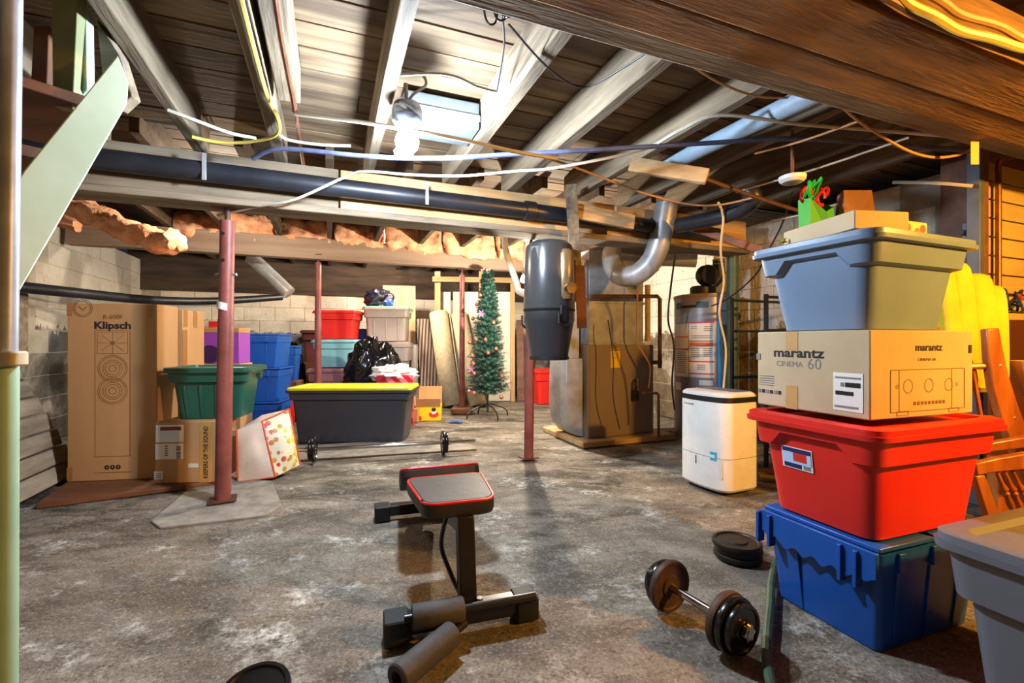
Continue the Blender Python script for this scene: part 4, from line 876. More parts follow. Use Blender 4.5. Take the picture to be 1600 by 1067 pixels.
# planks and red tote beyond the vacuum
for k, (x0, x1, yt, m) in enumerate(((806, 818, 500, m_brownwood), (820, 832, 470, m_newwood))):
    a_, b_ = P((x0 + x1)/2 + 2, 612, 7.0), P((x0 + x1)/2, yt, 7.2); a_.z = 0
    one(MB().bar(a_, b_, 0.11, 0.03, (0, 1, 0)), 'loose_plank', m, ('brown', 'pale')[k] + ' plank leaning near the far red tote', 'plank', bevel=0.003)
tote('red tote on the floor beyond the furnace duct', (at(856, 6.6), 6.75, 0), math.radians(15), 0.40, 0.35, 0.50, m_tred, m_tred, taper=0.88, notch=0.1)
one(MB().blob((G(712, 660).x, G(712, 660).y, 0.012), (0.07, 0.05, 0.016), 3, 0.4, 2), 'blue_rag', plain('blue_cloth', (70, 96, 140), 0.9), 'small blue rag on the floor before the tree', 'rag')
# ================================================================== Christmas tree
tb = G(762, 652); TT = thing('christmas_tree', 'slim artificial Christmas tree on folding metal feet', 'tree', tb)
TH = (P(755, 420, tb.y).z)
MB().cyl((0, 0, 0.06), (0, 0, TH - 0.05), 0.012, 0.006, 8).build('trunk', m_tgreen, TT)
for k in range(4):
    a_ = k*math.pi/2 + 0.5; MB().tube(spline([(0, 0, 0.16), (0.10*math.cos(a_), 0.10*math.sin(a_), 0.14), (0.24*math.cos(a_), 0.24*math.sin(a_), 0.08), (0.27*math.cos(a_), 0.27*math.sin(a_), 0.0)]), 0.008, 6).build('foot', m_frame, TT)
def tree_r(z): f = (z - 0.30) / (TH - 0.30); return 0.05 + 0.235 * (1 - max(0.0, min(1, f)))**0.85
nb = MB(); rnd = random.Random(5)
for k in range(620):
    z = 0.32 + (TH - 0.34) * (k / 620.0); r = tree_r(z) * rnd.uniform(0.7, 1.08); a_ = k * 2.399
    tip = Vector((r*math.cos(a_), r*math.sin(a_), z - 0.02 + rnd.uniform(-0.02, 0.04))); root = Vector((0, 0, z - 0.05)); dr = (tip - root).normalized()
    side = dr.cross(Vector((0, 0, 1))).normalized(); up = side.cross(dr)
    for j in range(34):
        t_ = 0.25 + 0.75 * j / 33; p = root.lerp(tip, t_); an = j * 2.4; ln = rnd.uniform(0.032, 0.052) * (1.15 - 0.5*t_)
        q_ = p + (side*math.cos(an) + up*math.sin(an))*ln + dr*ln*0.7; wv_ = dr.cross(q_ - p).normalized()*0.005
        b0 = len(nb.v); nb.v += [tuple(p - wv_), tuple(p + wv_), tuple(q_)]; nb.f.append((b0, b0+1, b0+2))
fo = nb.build('foliage', M('tree_needles', (30, 76, 62), (14, 44, 37), rough=0.6, scale=8, bump=0), TT, smooth=0); fo['kind'] = 'stuff'
m_bauble = plain('copper_bauble', (196, 120, 104), 0.15, 0.6)
bsrc = None
BN = ['beside the upper mauve flower', 'just below the upper mauve flower', 'on the right side, higher of two', 'at the left tip at mid height', 'left of centre at mid height', 'at the centre, mid height', 'left, above the lower cluster', 'at the centre, below mid height', 'left, over the lower mauve flower', 'touching the lower mauve flower', 'low on the right edge', 'lowest on the left, outer one', 'lowest on the left, inner one', 'lowest of all on the right', 'nearest the top', 'on the right side, lower of two']
for bi, (px, py) in enumerate(((745, 476), (739, 498), (772, 505), (734, 535), (745, 530), (760, 531), (740, 555), (764, 551), (741, 567), (743, 582), (785, 586), (735, 609), (743, 611), (784, 617), (751, 462), (776, 545))):
    z = P(px, py, tb.y).z; x = P(px, py, tb.y).x - tb.x; r = tree_r(z); yy = -math.sqrt(max(r*r - x*x, 0.0004)) * 0.95
    if bsrc is None:
        o = MB().lathe([(0, -0.024), (0.012, -0.021), (0.021, -0.012), (0.024, 0), (0.021, 0.012), (0.012, 0.021), (0.006, 0.024), (0.006, 0.032), (0, 0.033)], n=14).build('bauble', m_bauble); bsrc = o
    else: o = bsrc.copy(); COL.objects.link(o)
    o.location = (tb.x + x, tb.y + yy, z); tag(o, 'copper pink Christmas tree bauble ' + BN[bi], 'bauble', 'baubles on the Christmas tree')
for px, py in ((752, 490), (736, 575)):
    p = P(px, py, tb.y - 0.2); f_ = MB()
    for k in range(6): a_ = k*math.pi/3; f_.add([(0, 0, 0), (0.028*math.cos(a_ - 0.35), -0.012, 0.028*math.sin(a_ - 0.35)), (0.05*math.cos(a_), -0.02, 0.05*math.sin(a_)), (0.028*math.cos(a_ + 0.35), -0.012, 0.028*math.sin(a_ + 0.35))], [(0,1,2,3)])
    o = f_.build('fabric_flower', plain('mauve_petals', (150, 96, 130), 0.7), smooth=0); o.location = p; tag(o, 'mauve fabric flower %s on the Christmas tree' % ('high' if py < 500 else 'low'), 'ornament')
tp_ = MB()
for k in range(9):
    a_ = k*0.7; tp_.tube(spline([(0, 0, 0), (0.03*math.cos(a_), 0.03*math.sin(a_), 0.05), (0.06*math.cos(a_), 0.06*math.sin(a_), 0.03)]), 0.010, 5)
o = tp_.build('tree_bow', plain('pink_bow', (206, 140, 132), 0.5)); o.location = (tb.x - 0.02, tb.y, TH - 0.05); tag(o, 'pink bow at the top of the Christmas tree', 'bow')
# ================================================================== furnace
fc = P(919, 533.5, 4.03); FZ = 0.05
fu = thing('furnace', 'brown furnace cabinet with metal plenum and yellow notice', 'furnace', R(0, 0) + Vector((fc.x, fc.y, 0)), A)
FW, FD = 0.70, 0.50                                             # local x along the wide front, y away from the viewer
m_furn = M('taupe_enamel', (136, 120, 102), (126, 110, 92), rough=0.4, scale=2, bump=0.03)
MB().box((FW/2, FD/2, FZ + 0.41), (FW, FD, 0.82)).build('cabinet', m_furn, fu, bevel=0.006)
MB().box((FW/2, -0.003, FZ + 0.41), (FW - 0.03, 0.008, 0.79)).build('front_panel', m_furn, fu, bevel=0.003)
MB().box((0.02 + 0.29, 0.25, FZ + 0.82 + 0.42), (0.58, 0.46, 0.84)).build('plenum', m_galv, fu, bevel=0.003)
MB().box((-0.12, 0.20, 1.45), (0.26, 0.36, 0.34)).build('plenum_branch', m_galv, fu, bevel=0.004)
for z in (FZ + 0.83, FZ + 1.2): MB().box((0.31, 0.25, z), (0.60, 0.48, 0.02)).build('plenum_flange', m_galv, fu, bevel=0.002)
nt = quad(fu, (0.275, -0.0085, FZ + 0.70), (0.10, 0, 0), (0, 0, 0.17), 'notice', plain('yellow_notice', (232, 196, 16), 0.5), 0.002)
text('ATTENTION', 0.018, m_ink, fu, (0.275, -0.012, FZ + 0.772), RF, bold=0.0006)
for k in range(5): quad(nt, (0.268, -0.0108, FZ + 0.745 - 0.012*k), (0.07, 0, 0), (0, 0, 0.003), 'printed_line', m_grey)
MB().box((0.47, -0.03, FZ + 0.36), (0.055, 0.05, 0.09)).build('gas_valve', m_black, fu, bevel=0.004)
MB().tube(spline([(0.46, -0.05, FZ + 0.40), (0.455, -0.07, FZ + 0.47), (0.47, -0.03, FZ + 0.50)]), 0.011, 8).build('valve_loop', m_black, fu)
MB().cyl((0.495, -0.035, FZ + 0.38), (0.495, -0.035, FZ + 0.51), 0.011, n=10).build('valve_tube', m_newwood, fu)
pd = MB().box((0.37, 0.28, 0.024), (0.98, 0.80, 0.048)).build('furnace_pad', m_newwoodx, bevel=0.008); pd.location = fu.location; pd.rotation_euler = (0, 0, A); tag(pd, 'pale low platform beneath the brown furnace', 'platform')
# return duct boot on the left side
rd = MB(); pr = [(0.0, 0.75), (-0.16, 0.75), (-0.17, 0.30), (-0.14, 0.16), (-0.07, 0.07), (0.0, 0.05)]
rd.prism(pr, 0.08, 0.42, lambda x, y, q: (x - 0.006, q, y)); rd.build('return_boot', m_galv, fu, bevel=0.004, smooth=30)
MB().box((-0.085, 0.25, 1.0), (0.13, 0.26, 0.5)).build('return_riser', m_galv, fu, bevel=0.004)
# gas pipes of the furnace
def pipe(name, label, pts, r, m, cat='pipe', sub=1, n=10, grp=None): return one(MB().tube(spline(pts, sub) if sub > 1 else pts, r, n), name, m, label, cat, grp)
pipe('gas_pipe', 'brown iron gas pipe elbowing down in front of the whitewashed wall', [P(925, 463, 3.9), P(1027, 463, 4.15), P(1031, 467, 4.15), P(1031, 575, 4.15)], 0.018, m_ironpipe)
pipe('gas_pipe', 'short iron pipe with tee beside furnace edge', [P(1016, 566, 4.12), P(1034, 566, 4.12)], 0.018, m_ironpipe)
pipe('copper_line', 'thin copper pipe bending from furnace to floor', [P(1005, 614, 4.02), P(1026, 614, 4.1), P(1029, 617, 4.1), Vector((P(1029, 617, 4.1).x, 4.1, 0.05))], 0.012, m_copper)
pipe('pvc_drain', 'yellowed plastic drain pipe standing behind furnace', [P(1012, 445, 4.42), Vector((P(1012, 445, 4.42).x, 4.42, 0.9))], 0.026, M('aged_pvc', (214, 170, 104), rough=0.4))
pipe('refrigerant_line', 'white wrapped line running down the furnace plenum', [P(996, 445, 4.02), P(996, 530, 4.02), P(1004, 550, 4.02), P(1016, 572, 4.03), P(1014, 606, 4.03)], 0.007, m_wireo, sub=4)
# round supply duct
rdct = thing('round_duct', 'galvanised round duct curving down to the furnace', 'duct', P(985, 440, 3.75).xy.to_3d())
q = rdct.location.copy()
path = spline([P(1042, 318, 3.45), P(1036, 350, 3.47), P(1028, 385, 3.50), P(1015, 412, 3.55), P(992, 430, 3.62), P(970, 430, 3.7), P(958, 415, 3.8), P(956, 395, 3.95)], 5)
MB().tube([p - q for p in path], 0.082, 20).build('duct', m_galv, rdct)
for i in (4, 10, 15, 20, 26): d_ = (path[i+1] - path[i]).normalized(); MB().tube([path[i] - q - d_*0.008, path[i] - q + d_*0.008], 0.086, 20).build('seam', m_galv, rdct)
pipe('round_duct', 'galvanised level duct running past the whitewashed wall', [P(1012, 402, 4.32), P(1088, 405, 4.22)], 0.075, m_galv, 'duct', n=18)
pipe('round_duct', 'short galvanised duct dropping under the laminated beam', [P(392, 402, 5.2), P(412, 420, 5.2), P(452, 458, 5.2)], 0.075, m_galv, 'duct', sub=3, n=16)
# ================================================================== central vacuum
vc = P(858, 533.5, 2.98); va = thing('central_vacuum', 'dark grey central vacuum canister strapped to a post', 'vacuum', (vc.x, vc.y, 0)); va.scale = (0.92, 0.92, 1)
m_vac = plain('smoke_grey_plastic', (58, 58, 60), 0.25); m_vac2 = plain('dark_smoke_plastic', (46, 46, 50), 0.3)
zt, zm, zl = P(0, 378, 2.98).z, P(0, 487, 2.98).z, P(0, 560, 2.98).z
MB().lathe([(0.176, zm), (0.18, zm + 0.02), (0.176, zm + 0.2), (0.168, zt - 0.06), (0.16, zt - 0.03), (0.13, zt - 0.006), (0, zt)], n=36).build('motor_housing', m_vac, va)
MB().lathe([(0.177, zm - 0.002), (0.184, zm + 0.012), (0.178, zm + 0.018)], n=36).build('clamp_ring', m_black, va)
MB().lathe([(0, zl), (0.128, zl), (0.134, zl + 0.01), (0.134, zl + 0.03), (0.172, zm - 0.07), (0.177, zm - 0.06), (0.177, zm - 0.003), (0, zm - 0.003)], n=36).build('dust_bucket', m_vac2, va)
MB().lathe([(0.130, zl - 0.008), (0.140, zl - 0.004), (0.140, zl + 0.012), (0.134, zl + 0.016)], n=36).build('foot_ring', m_black, va)
MB().lathe([(0.0, -0.18), (0.052, -0.18), (0.062, -0.16), (0.06, 0.10), (0.045, 0.13), (0, 0.14)], (0.10, -0.11, zm + 0.25), 24).build('muffler', plain('brass_toned_cover', (172, 140, 100), 0.25, 0.7), va)
MB().lathe([(0.028, 0), (0.036, 0.0), (0.036, 0.05), (0.028, 0.05)], (0.118, -0.16, zm + 0.13), 20, (0.3, -1, 0.1)).build('intake_port', m_chrome, va)
MB().cyl((0.118, -0.166, zm + 0.131), (0.13, -0.206, zm + 0.135), 0.026, n=18).build('port_opening', m_dark, va)
for a_ in (-62, 150):
    c_ = Vector((0.18*math.cos(math.radians(a_)), 0.18*math.sin(math.radians(a_)), zm - 0.02)); MB().box(c_, (0.02, 0.055, 0.10), math.radians(a_)).build('latch', m_black, va, bevel=0.006)
    MB().tube([c_ + Vector((0.012*math.cos(math.radians(a_)), 0.012*math.sin(math.radians(a_)), 0)) + Vector((-math.sin(math.radians(a_))*x, math.cos(math.radians(a_))*x, z)) for x, z in ((-0.045, 0.0), (-0.045, -0.06), (0, -0.08), (0.045, -0.06), (0.045, 0.0))], 0.008, 6).build('latch_bail', m_black, va)
quad(va, (-0.105, -0.125, zt - 0.09), (0.05, -0.045, 0), (0, 0, 0.08), 'badge', M('silver_badge', (110, 108, 102), rough=0.4), 0.004)
MB().box((0.165, 0.10, zm + 0.22), (0.05, 0.16, 0.24)).build('wall_bracket', m_black, va, bevel=0.004)
pipe('vacuum_tube', 'white plastic vacuum tube curving beside small bright bulb', [P(788, 366, 3.9), P(790, 390, 3.9), P(798, 415, 3.9), P(808, 445, 3.9), P(812, 456, 3.88), P(838, 462, 3.2)], 0.028, m_white, sub=4, n=12)
# timber hanger the canister is screwed to
o = MB().bar(P(892, 288, 3.02), P(903, 470, 3.2), 0.075, 0.035, (0, 1, 0)).build('timber_hanger', m_joist, bevel=0.003); tag(o, 'pale upright stud beside the vacuum canister', 'stud')
o = MB().bar(P(905, 415, 3.13), P(909, 512, 3.2), 0.07, 0.035, (0, 1, 0)).build('timber_hanger', m_brownwood, bevel=0.003); tag(o, 'orange-brown board behind the vacuum muffler', 'stud')
# ================================================================== water heater
hx = P(1103, 533.5, 4.45); wh = thing('water_heater', 'grey power-vented water heater covered in notices', 'water heater', (hx.x, hx.y, 0.03))
HR = 0.29; HT = P(0, 462, 4.4).z - 0.03; m_heat = plain('grey_enamel', (128, 128, 140), 0.3)
MB().lathe([(HR - 0.01, 0), (HR, 0.01), (HR, HT - 0.02), (HR - 0.015, HT), (0, HT + 0.006)], n=44).build('tank', m_heat, wh)
MB().lathe([(HR + 0.004, HT - 0.035), (HR + 0.006, HT - 0.03), (HR + 0.006, HT), (HR - 0.02, HT + 0.008)], n=44).build('top_cap', m_furn, wh)
def curved(parent, a0, a1, z0, z1, m, name, off=0.0015, R_=HR):
    n_ = max(2, int(abs(a1 - a0) / 6) + 1); rings = [[((R_ + off)*math.sin(math.radians(a0 + (a1 - a0)*k/n_)), -(R_ + off)*math.cos(math.radians(a0 + (a1 - a0)*k/n_)), z) for k in range(n_ + 1)] for z in (z0, z1)]
    return MB().loft(rings, False, False, False).build(name, m, parent, smooth=60)
AZ = math.degrees(math.atan2(hx.x, hx.y))
def hz(py): return P(0, py, 4.2).z - 0.03
def L2(x0, x1, y0, y1, m, nm='notice', off=0.0015): 
    f_ = lambda px: math.degrees(math.asin(max(-0.98, min(0.98, (px - 1103) / 50.0)))) - AZ
    return curved(wh, f_(x0), f_(x1), hz(y1), hz(y0), m, nm, off)
for (x0, x1, y0, y1) in ((1078, 1115, 504, 532), (1078, 1115, 534, 564), (1078, 1115, 566, 590), (1057, 1077, 505, 525), (1057, 1077, 527, 545), (1057, 1077, 547, 590), (1093, 1113, 594, 602), (1057, 1066, 600, 612)): L2(x0, x1, y0, y1, m_label)
for (x0, x1, y0, y1, m) in ((1078, 1115, 503, 505, m_redprint), (1079, 1114, 535, 541, m_orange), (1078, 1115, 564, 566, m_redprint), (1078, 1115, 583, 585, m_redprint), (1057, 1077, 525, 527, m_orange), (1057, 1077, 545, 547, m_orange)): L2(x0, x1, y0, y1, m, 'notice_band', 0.003)
for y0, y1, x0, x1 in ((509, 516, 1081, 1090), (510, 520, 1100, 1112), (544, 560, 1081, 1093), (544, 560, 1099, 1112), (570, 580, 1090, 1102), (550, 588, 1059, 1074), (524, 530, 1082, 1111)):
    for k in range(int((y1 - y0)/3)): L2(x0, x1, y0 + 3*k, y0 + 3*k + 1.2, m_grey, 'printed_line', 0.003)
for x0, x1 in ((1058, 1066), (1089, 1107)): L2(x0, x1, 471, 481, plain('teal_label', (30, 70, 84)), 'brand_panel', 0.003)
L2(1066, 1089, 476, 480, m_ink, 'brand_panel', 0.003)
bw = MB().lathe([(0.115, 0), (0.118, 0.07), (0.10, 0.085), (0, 0.085)], (-0.05, -0.05, HT + 0.004), 24).build('blower_base', m_black, wh)
MB().lathe([(0.0, -0.05), (0.09, -0.05), (0.10, -0.03), (0.10, 0.03), (0.09, 0.05), (0, 0.05)], (-0.02, -0.07, HT + 0.19), 24, (0.25, -1, 0)).build('blower_housing', m_black, wh)
MB().tube(spline([(0.05, -0.05, HT + 0.12), (0.10, -0.05, HT + 0.18), (0.10, -0.05, HT + 0.27), (0.10, -0.05, HT + 0.33)]), 0.052, 16).build('vent_collar', m_black, wh)
MB().cyl((0.10, -0.05, HT + 0.32), (0.10, -0.05, HT + 0.56), 0.042, n=18).build('vent_pipe', m_white, wh)
for z in (0.30, 0.34): MB().lathe([(0.055, -0.006), (0.06, 0), (0.055, 0.006)], (0.10, -0.05, HT + z), 18).build('hose_clamp', m_steel, wh)
MB().rbox((-0.22, -0.25, 0.22), 0.10, 0.09, 0.16, 0.015, 0.01).build('gas_control', M('grey_control', (150, 152, 160), rough=0.4), wh); MB().lathe([(0, 0), (0.028, 0), (0.032, 0.02), (0.0, 0.022)], (-0.24, -0.295, 0.31), 16, (-0.2, -1, 0)).build('control_knob', m_black, wh)
MB().lathe([(0, 0), (0.035, 0), (0.035, 0.05), (0.02, 0.07), (0, 0.07)], (0.14, -0.26, hz(494)), 16, (0.3, -1, 0)).build('relief_valve', m_black, wh)
MB().bar((0.05, -0.32, hz(498)), (0.16, -0.335, hz(503)), 0.012, 0.008).build('valve_lever', m_yellowp, wh, bevel=0.002)
pipe('overflow_pipe', 'bright blue plastic pipe down the front of the water heater', [P(1122, 502, 4.08), P(1124, 560, 4.06), P(1127, 640, 4.05)], 0.014, plain('blue_pex', (30, 130, 206), 0.35), sub=3)
pipe('standing_pipe', 'thick dark green pipe standing right of the water heater', [P(1145, 396, 4.02), Vector((P(1143, 600, 4.02).x, 4.02, 0.0))], 0.047, M('green_pipe', (74, 98, 74), (54, 74, 56), rough=0.5, scale=10), n=18)
curb = MB().box((0, 0, 0.05), (0.5, 0.42, 0.06)).build('heater_pad', m_slab, bevel=0.01); curb.location = (hx.x - 0.02, hx.y - 0.02, -0.05); curb.rotation_euler = (0, 0, A); tag(curb, 'low concrete pad under the water heater', 'pad')
for k in (0,):
    sh = thing('steel_shelf', 'dark steel shelf frame behind the blue-grey tote', 'shelf', P(1197, 533.5, 3.3).xy.to_3d(), A)
    for x, y in ((0, 0), (0.6, 0), (0, 0.3), (0.6, 0.3)): MB().box((x, y, 0.62), (0.022, 0.022, 1.24)).build('upright', m_black, sh)
    for z in (0.15, 0.62, 0.98, 1.22):
        for y in (0, 0.3): MB().box((0.3, y, z), (0.62, 0.016, 0.02)).build('rail', m_black, sh, bevel=0.002)
# ================================================================== drain pipes
dp = thing('drain_pipe', 'long black drain pipe slung along the main beam', 'pipe', R(0, VB - 0.16, 1.78), A)
MB().tube([(-2.2, 0, 0.02), (1.1, 0, 0.0), (2.9, 0, -0.02)], 0.052, 20).build('pipe', m_abs, dp)
for x in (0.55, 1.9, -0.6): MB().box((x, -0.054, 0.02), (0.02, 0.004, 0.14)).build('strap', m_galv, dp, bevel=0.001)
for x in (1.25, 2.3): MB().lathe([(0.053, -0.04), (0.062, -0.035), (0.062, 0.035), (0.053, 0.04)], (x, 0, 0), 20, (1, 0, 0)).build('coupling', m_abs, dp)
pipe('drain_pipe', 'thick black drain branch with elbow under the right-hand joists', [P(1060, 352, 3.2), P(1120, 340, 2.95), P(1160, 326, 2.8), P(1176, 312, 2.7), P(1172, 298, 2.7)], 0.050, m_abs, sub=4, n=16)
pipe('drain_pipe', 'black drain pipe sagging before the left back wall', [P(20, 447, 3.5), P(103, 456, 3.9), P(240, 469, 4.9), P(343, 470, 5.6), P(440, 464, 6.2)], [0.05, 0.049] + [0.048]*99 if False else 0.045, m_abs, sub=4, n=14)
pipe('duct_pipe', 'pale blue-grey vent pipe between the right-hand joists', [P(1035, 262, 2.75), P(1285, 140, 1.75)], 0.042, M('blue_grey_vent', (150, 170, 190), (120, 138, 158), rough=0.4), n=16)
# ================================================================== insulation
def batt(label, path, w_, h_, seed):
    pts = spline(path, 8); rings = []; base = rrect(1, 1, 0.3, 3, 5)
    for i, p in enumerate(pts):
        t_ = (pts[min(i+1, len(pts)-1)] - pts[max(i-1, 0)]).normalized(); sd = Vector((0, 0, 1)).cross(t_).normalized(); up = t_.cross(sd); ring = []
        e_ = 0.75 if i in (0, len(pts) - 1) else 1.0
        for x, y in base:
            q_ = p + sd*(x*w_*e_) + up*(y*h_*e_); nn = noise.noise(q_*9 + Vector((seed, 0, 0))) + 0.5*noise.noise(q_*22 + Vector((0, seed, 0))) + 0.2*noise.noise(q_*40)
            ring.append(q_ + (sd*x + up*y)*0.10*nn + t_*0.03*noise.noise(q_*14))
        rings.append(ring)
    return one(MB().loft(rings), 'insulation_batt', m_insul, label, 'insulation', 'pink insulation batts', smooth=50)
batt('torn pink batt drooping in front of the laminated beam', [P(104, 318, 3.7), P(150, 338, 3.65), P(205, 362, 3.6), P(250, 376, 3.6), P(278, 376, 3.6)], 0.20, 0.15, 1)
batt('small pink batt scrap hanging beside the staircase', [P(92, 344, 4.0), P(122, 352, 4.0)], 0.14, 0.15, 2)
for k, (x0, x1, y0, y1, lb_) in enumerate(((276, 350, 352, 356, 'pink batt on the laminated beam left of the nearest post'), (356, 430, 352, 358, 'pink batt on the laminated beam right of the nearest post'), (434, 520, 357, 362, 'pink batt on the laminated beam above the slender red post'), (524, 600, 362, 368, 'pink batt on the laminated beam above the red tote'), (604, 690, 368, 374, 'pink batt on the laminated beam above the striped rug'), (694, 772, 376, 382, 'pink batt on the laminated beam above the Christmas tree'), (776, 850, 382, 388, 'pink batt on the laminated beam beside the vacuum canister'))):
    dd = lambda px: 5.22 + (px - 497) * 0.0022
    y0 += 5; y1 += 5
    batt(lb_, [P(x0, y0, dd(x0)), P((x0*2 + x1)/3, y0 - 1, dd(x0 + 20)), P((x0 + 2*x1)/3, y1, dd(x1 - 20)), P(x1, y1, dd(x1))], 0.24, 0.30, 3 + k)
# ================================================================== things between the joists
wbx = thing('duct_box', 'pale sheet metal box between joists right of the bulb', 'duct box', R(0.51, 2.30, 1.945), A)
MB().box((0, 0, 0.075), (0.37, 0.22, 0.13)).build('box', M('pale_sheet', (104, 110, 114), (88, 94, 98), rough=0.45), wbx, bevel=0.006); MB().box((0, -0.113, 0.06), (0.37, 0.006, 0.03)).build('flange', m_galv, wbx)
for k, (px0, py0, px1, py1, d0, d1, wd, m, lb_) in enumerate(((985, 257, 1105, 276, 2.5, 2.35, 0.075, m_newwoodx, 'pale brace nailed under the joists above the round duct'), (1050, 345, 1190, 392, 3.3, 3.0, 0.05, m_brownwood, 'brown brace above the water heater'), (900, 330, 990, 348, 3.1, 3.2, 0.10, m_newwoodx, 'brown block fixed to the main beam near the round duct'))):
    one(MB().bar(P(px0, py0, d0), P(px1, py1, d1), 0.035, wd), 'brace', m, lb_, 'brace', bevel=0.003)
dt = thing('smoke_detector', 'white round detector under the right-hand joists', 'detector', P(1238, 279, 2.25)); MB().lathe([(0, -0.022), (0.045, -0.02), (0.058, -0.008), (0.06, 0.01), (0, 0.012)], n=24).build('body', m_white, dt); MB().lathe([(0.02, -0.026), (0.03, -0.022)], n=16).build('grille', m_grey, dt)
MB().cyl((0, 0, 0.01), (0, 0, 0.32), 0.008, n=8).build('mount', m_brownwood, dt)
# ================================================================== cables and pipes overhead
def zc(px, py, z): return P(px, py, F*(z - H)/(HY - py))          # a point at height z
def cable(name, label, pts, r, m, sub=6, n=6, cat='cable'): return one(MB().tube(spline(pts, sub), r, n), name, m, label, cat)
cable('white_cable', 'long white cable sagging across the whole ceiling', [P(340, 337, 2.62), P(400, 323, 2.55), P(460, 312, 2.5), P(545, 274, 2.5), P(575, 268, 2.45), P(640, 273, 2.45), P(720, 275, 2.4), P(800, 268, 2.35), P(870, 262, 2.3), P(1000, 235, 2.2), P(1060, 205, 2.05), P(1125, 180, 1.95), P(1250, 194, 1.95), P(1400, 206, 2.0), P(1600, 222, 2.0), P(1700, 228, 2.0)], 0.0075, m_wirew)
cable('grey_conduit', 'blue-grey flexible conduit strung under the joists', [P(395, 248, 2.35), P(425, 234, 2.3), P(470, 234, 2.28), P(560, 243, 2.25), P(640, 247, 2.22), P(720, 246, 2.2), P(800, 241, 2.2), P(900, 236, 2.15), P(1000, 230, 2.15), P(1100, 224, 2.15), P(1240, 217, 2.15), P(1400, 226, 2.2), P(1520, 236, 2.25)], 0.0115, m_hoseblue, n=8)
cable('white_pipe', 'thin white pipe passing in front of the bulb', [P(462, 178, 1.95), P(560, 190, 1.95), P(650, 205, 1.93), P(730, 220, 1.95), P(800, 236, 2.0), P(870, 248, 2.1)], 0.009, m_wirew, 2, 8, 'pipe')
cable('copper_pipe', 'brown pipe running along the joist left of the bulb', [zc(428, -20, 1.9), zc(440, 60, 1.9), zc(457, 150, 1.9), P(461, 175, 1.95)], 0.011, m_copper, 2, 8, 'pipe')
cable('copper_pipe', 'thin brown pipe dropping behind the blue-grey conduit', [P(462, 178, 2.0), P(468, 220, 2.4), P(475, 262, 2.9)], 0.009, m_copper, 2, 8, 'pipe')
cable('yellow_cable', 'yellow cable stapled along the second visible joist', [zc(375, -10, 1.915), zc(398, 80, 1.915), zc(418, 150, 1.915), zc(436, 190, 1.915), zc(430, 212, 1.90), zc(385, 222, 1.9), zc(340, 222, 1.9), zc(300, 214, 1.9)], 0.008, m_wirey)
cable('white_cable', 'short white cable between the joists at the left', [zc(262, 172, 1.92), zc(310, 190, 1.90), zc(360, 208, 1.90), zc(400, 216, 1.91)], 0.008, m_wirew)
cable('white_cable', 'white cable ending left of the bright bulb', [zc(436, 210, 1.91), zc(452, 219, 1.9), zc(500, 226, 1.9), zc(548, 228, 1.91)], 0.007, m_wirew)
cable('white_cable', 'white cable from lamp joist to the next joist', [zc(627, 117, 1.95), zc(680, 115, 1.95), zc(715, 121, 1.94), zc(745, 135, 1.94), zc(775, 143, 1.95)], 0.006, m_wirew)
cable('dark_wire', 'thin dark wire looping between joists near the overhead beam', [zc(795, 38, 1.93), zc(850, 100, 1.92), zc(890, 130, 1.90), zc(920, 135, 1.90), zc(975, 105, 1.9), zc(1033, 66, 1.9)], 0.004, m_wirek)
cable('brown_wire', 'brown wire draped beneath the overhead beam', [zc(1036, 66, 1.88), zc(1075, 98, 1.88), zc(1130, 132, 1.88), zc(1195, 152, 1.88), zc(1290, 150, 1.88)], 0.0045, m_wireo)
for k, (sx_, lb_) in enumerate(((0, 'longest'), (16, 'middle'), (28, 'shortest'))):
    cable('dark_wire', lb_ + ' dark wire loop dangling from the joist above the bulb', [zc(758 + sx_, -20, 1.98), zc(757 + sx_, 20, 1.93), zc(765 + sx_, 38 - k*6, 1.90), zc(776 + sx_, 30 - k*6, 1.92), zc(779 + sx_, -20, 1.98)], 0.0035, m_wirek)
cable('dark_wire', 'dark wire hanging straight down the joist by the bulb', [zc(781, 0, 1.96), zc(788, 60, 1.94), zc(782, 110, 1.93), zc(776, 143, 1.93)], 0.0035, m_wirek)
cable('orange_wire', 'orange-brown wire sagging before the round duct', [P(845, 244, 2.3), P(900, 262, 2.45), P(960, 285, 2.6), P(1010, 303, 2.7), P(1075, 319, 2.75), P(1125, 320, 2.75), P(1180, 308, 2.6)], 0.006, m_wireo)
cable('cream_cord', 'cream cord hanging before the water heater', [P(1122, 316, 2.8), P(1130, 340, 2.85), P(1126, 390, 2.95), P(1131, 440, 3.05), P(1124, 490, 3.1), P(1134, 545, 3.15), P(1130, 610, 3.2)], 0.0075, M('cream_cord', (224, 196, 150), rough=0.5))
cable('black_cord', 'black cord slanting from ceiling to the water heater', [P(1238, 300, 2.7), P(1222, 350, 2.9), P(1196, 400, 3.1), P(1180, 430, 3.3), P(1140, 465, 3.7), P(1112, 478, 4.05)], 0.006, m_wirek)
cable('black_cord', 'black cord hanging between furnace and water heater', [P(1055, 398, 3.9), P(1048, 450, 3.95), P(1044, 500, 4.0), P(1053, 540, 4.0), P(1050, 600, 4.0), P(1054, 640, 4.05)], 0.008, m_wirek)
cable('black_cord', 'black cord trailing from vacuum canister to furnace front', [P(950, 500, 3.9), P(958, 560, 3.85), P(958, 620, 3.85), P(968, 670, 3.9)], 0.005, m_wirek)
cable('orange_wire', 'orange wire swooping under the overhead beam at right', [P(1297, 146, 1.75), P(1330, 180, 1.85), P(1370, 208, 1.95), P(1420, 236, 2.05), P(1460, 246, 2.1), P(1498, 242, 2.15), P(1518, 233, 2.2)], 0.006, m_wireo)
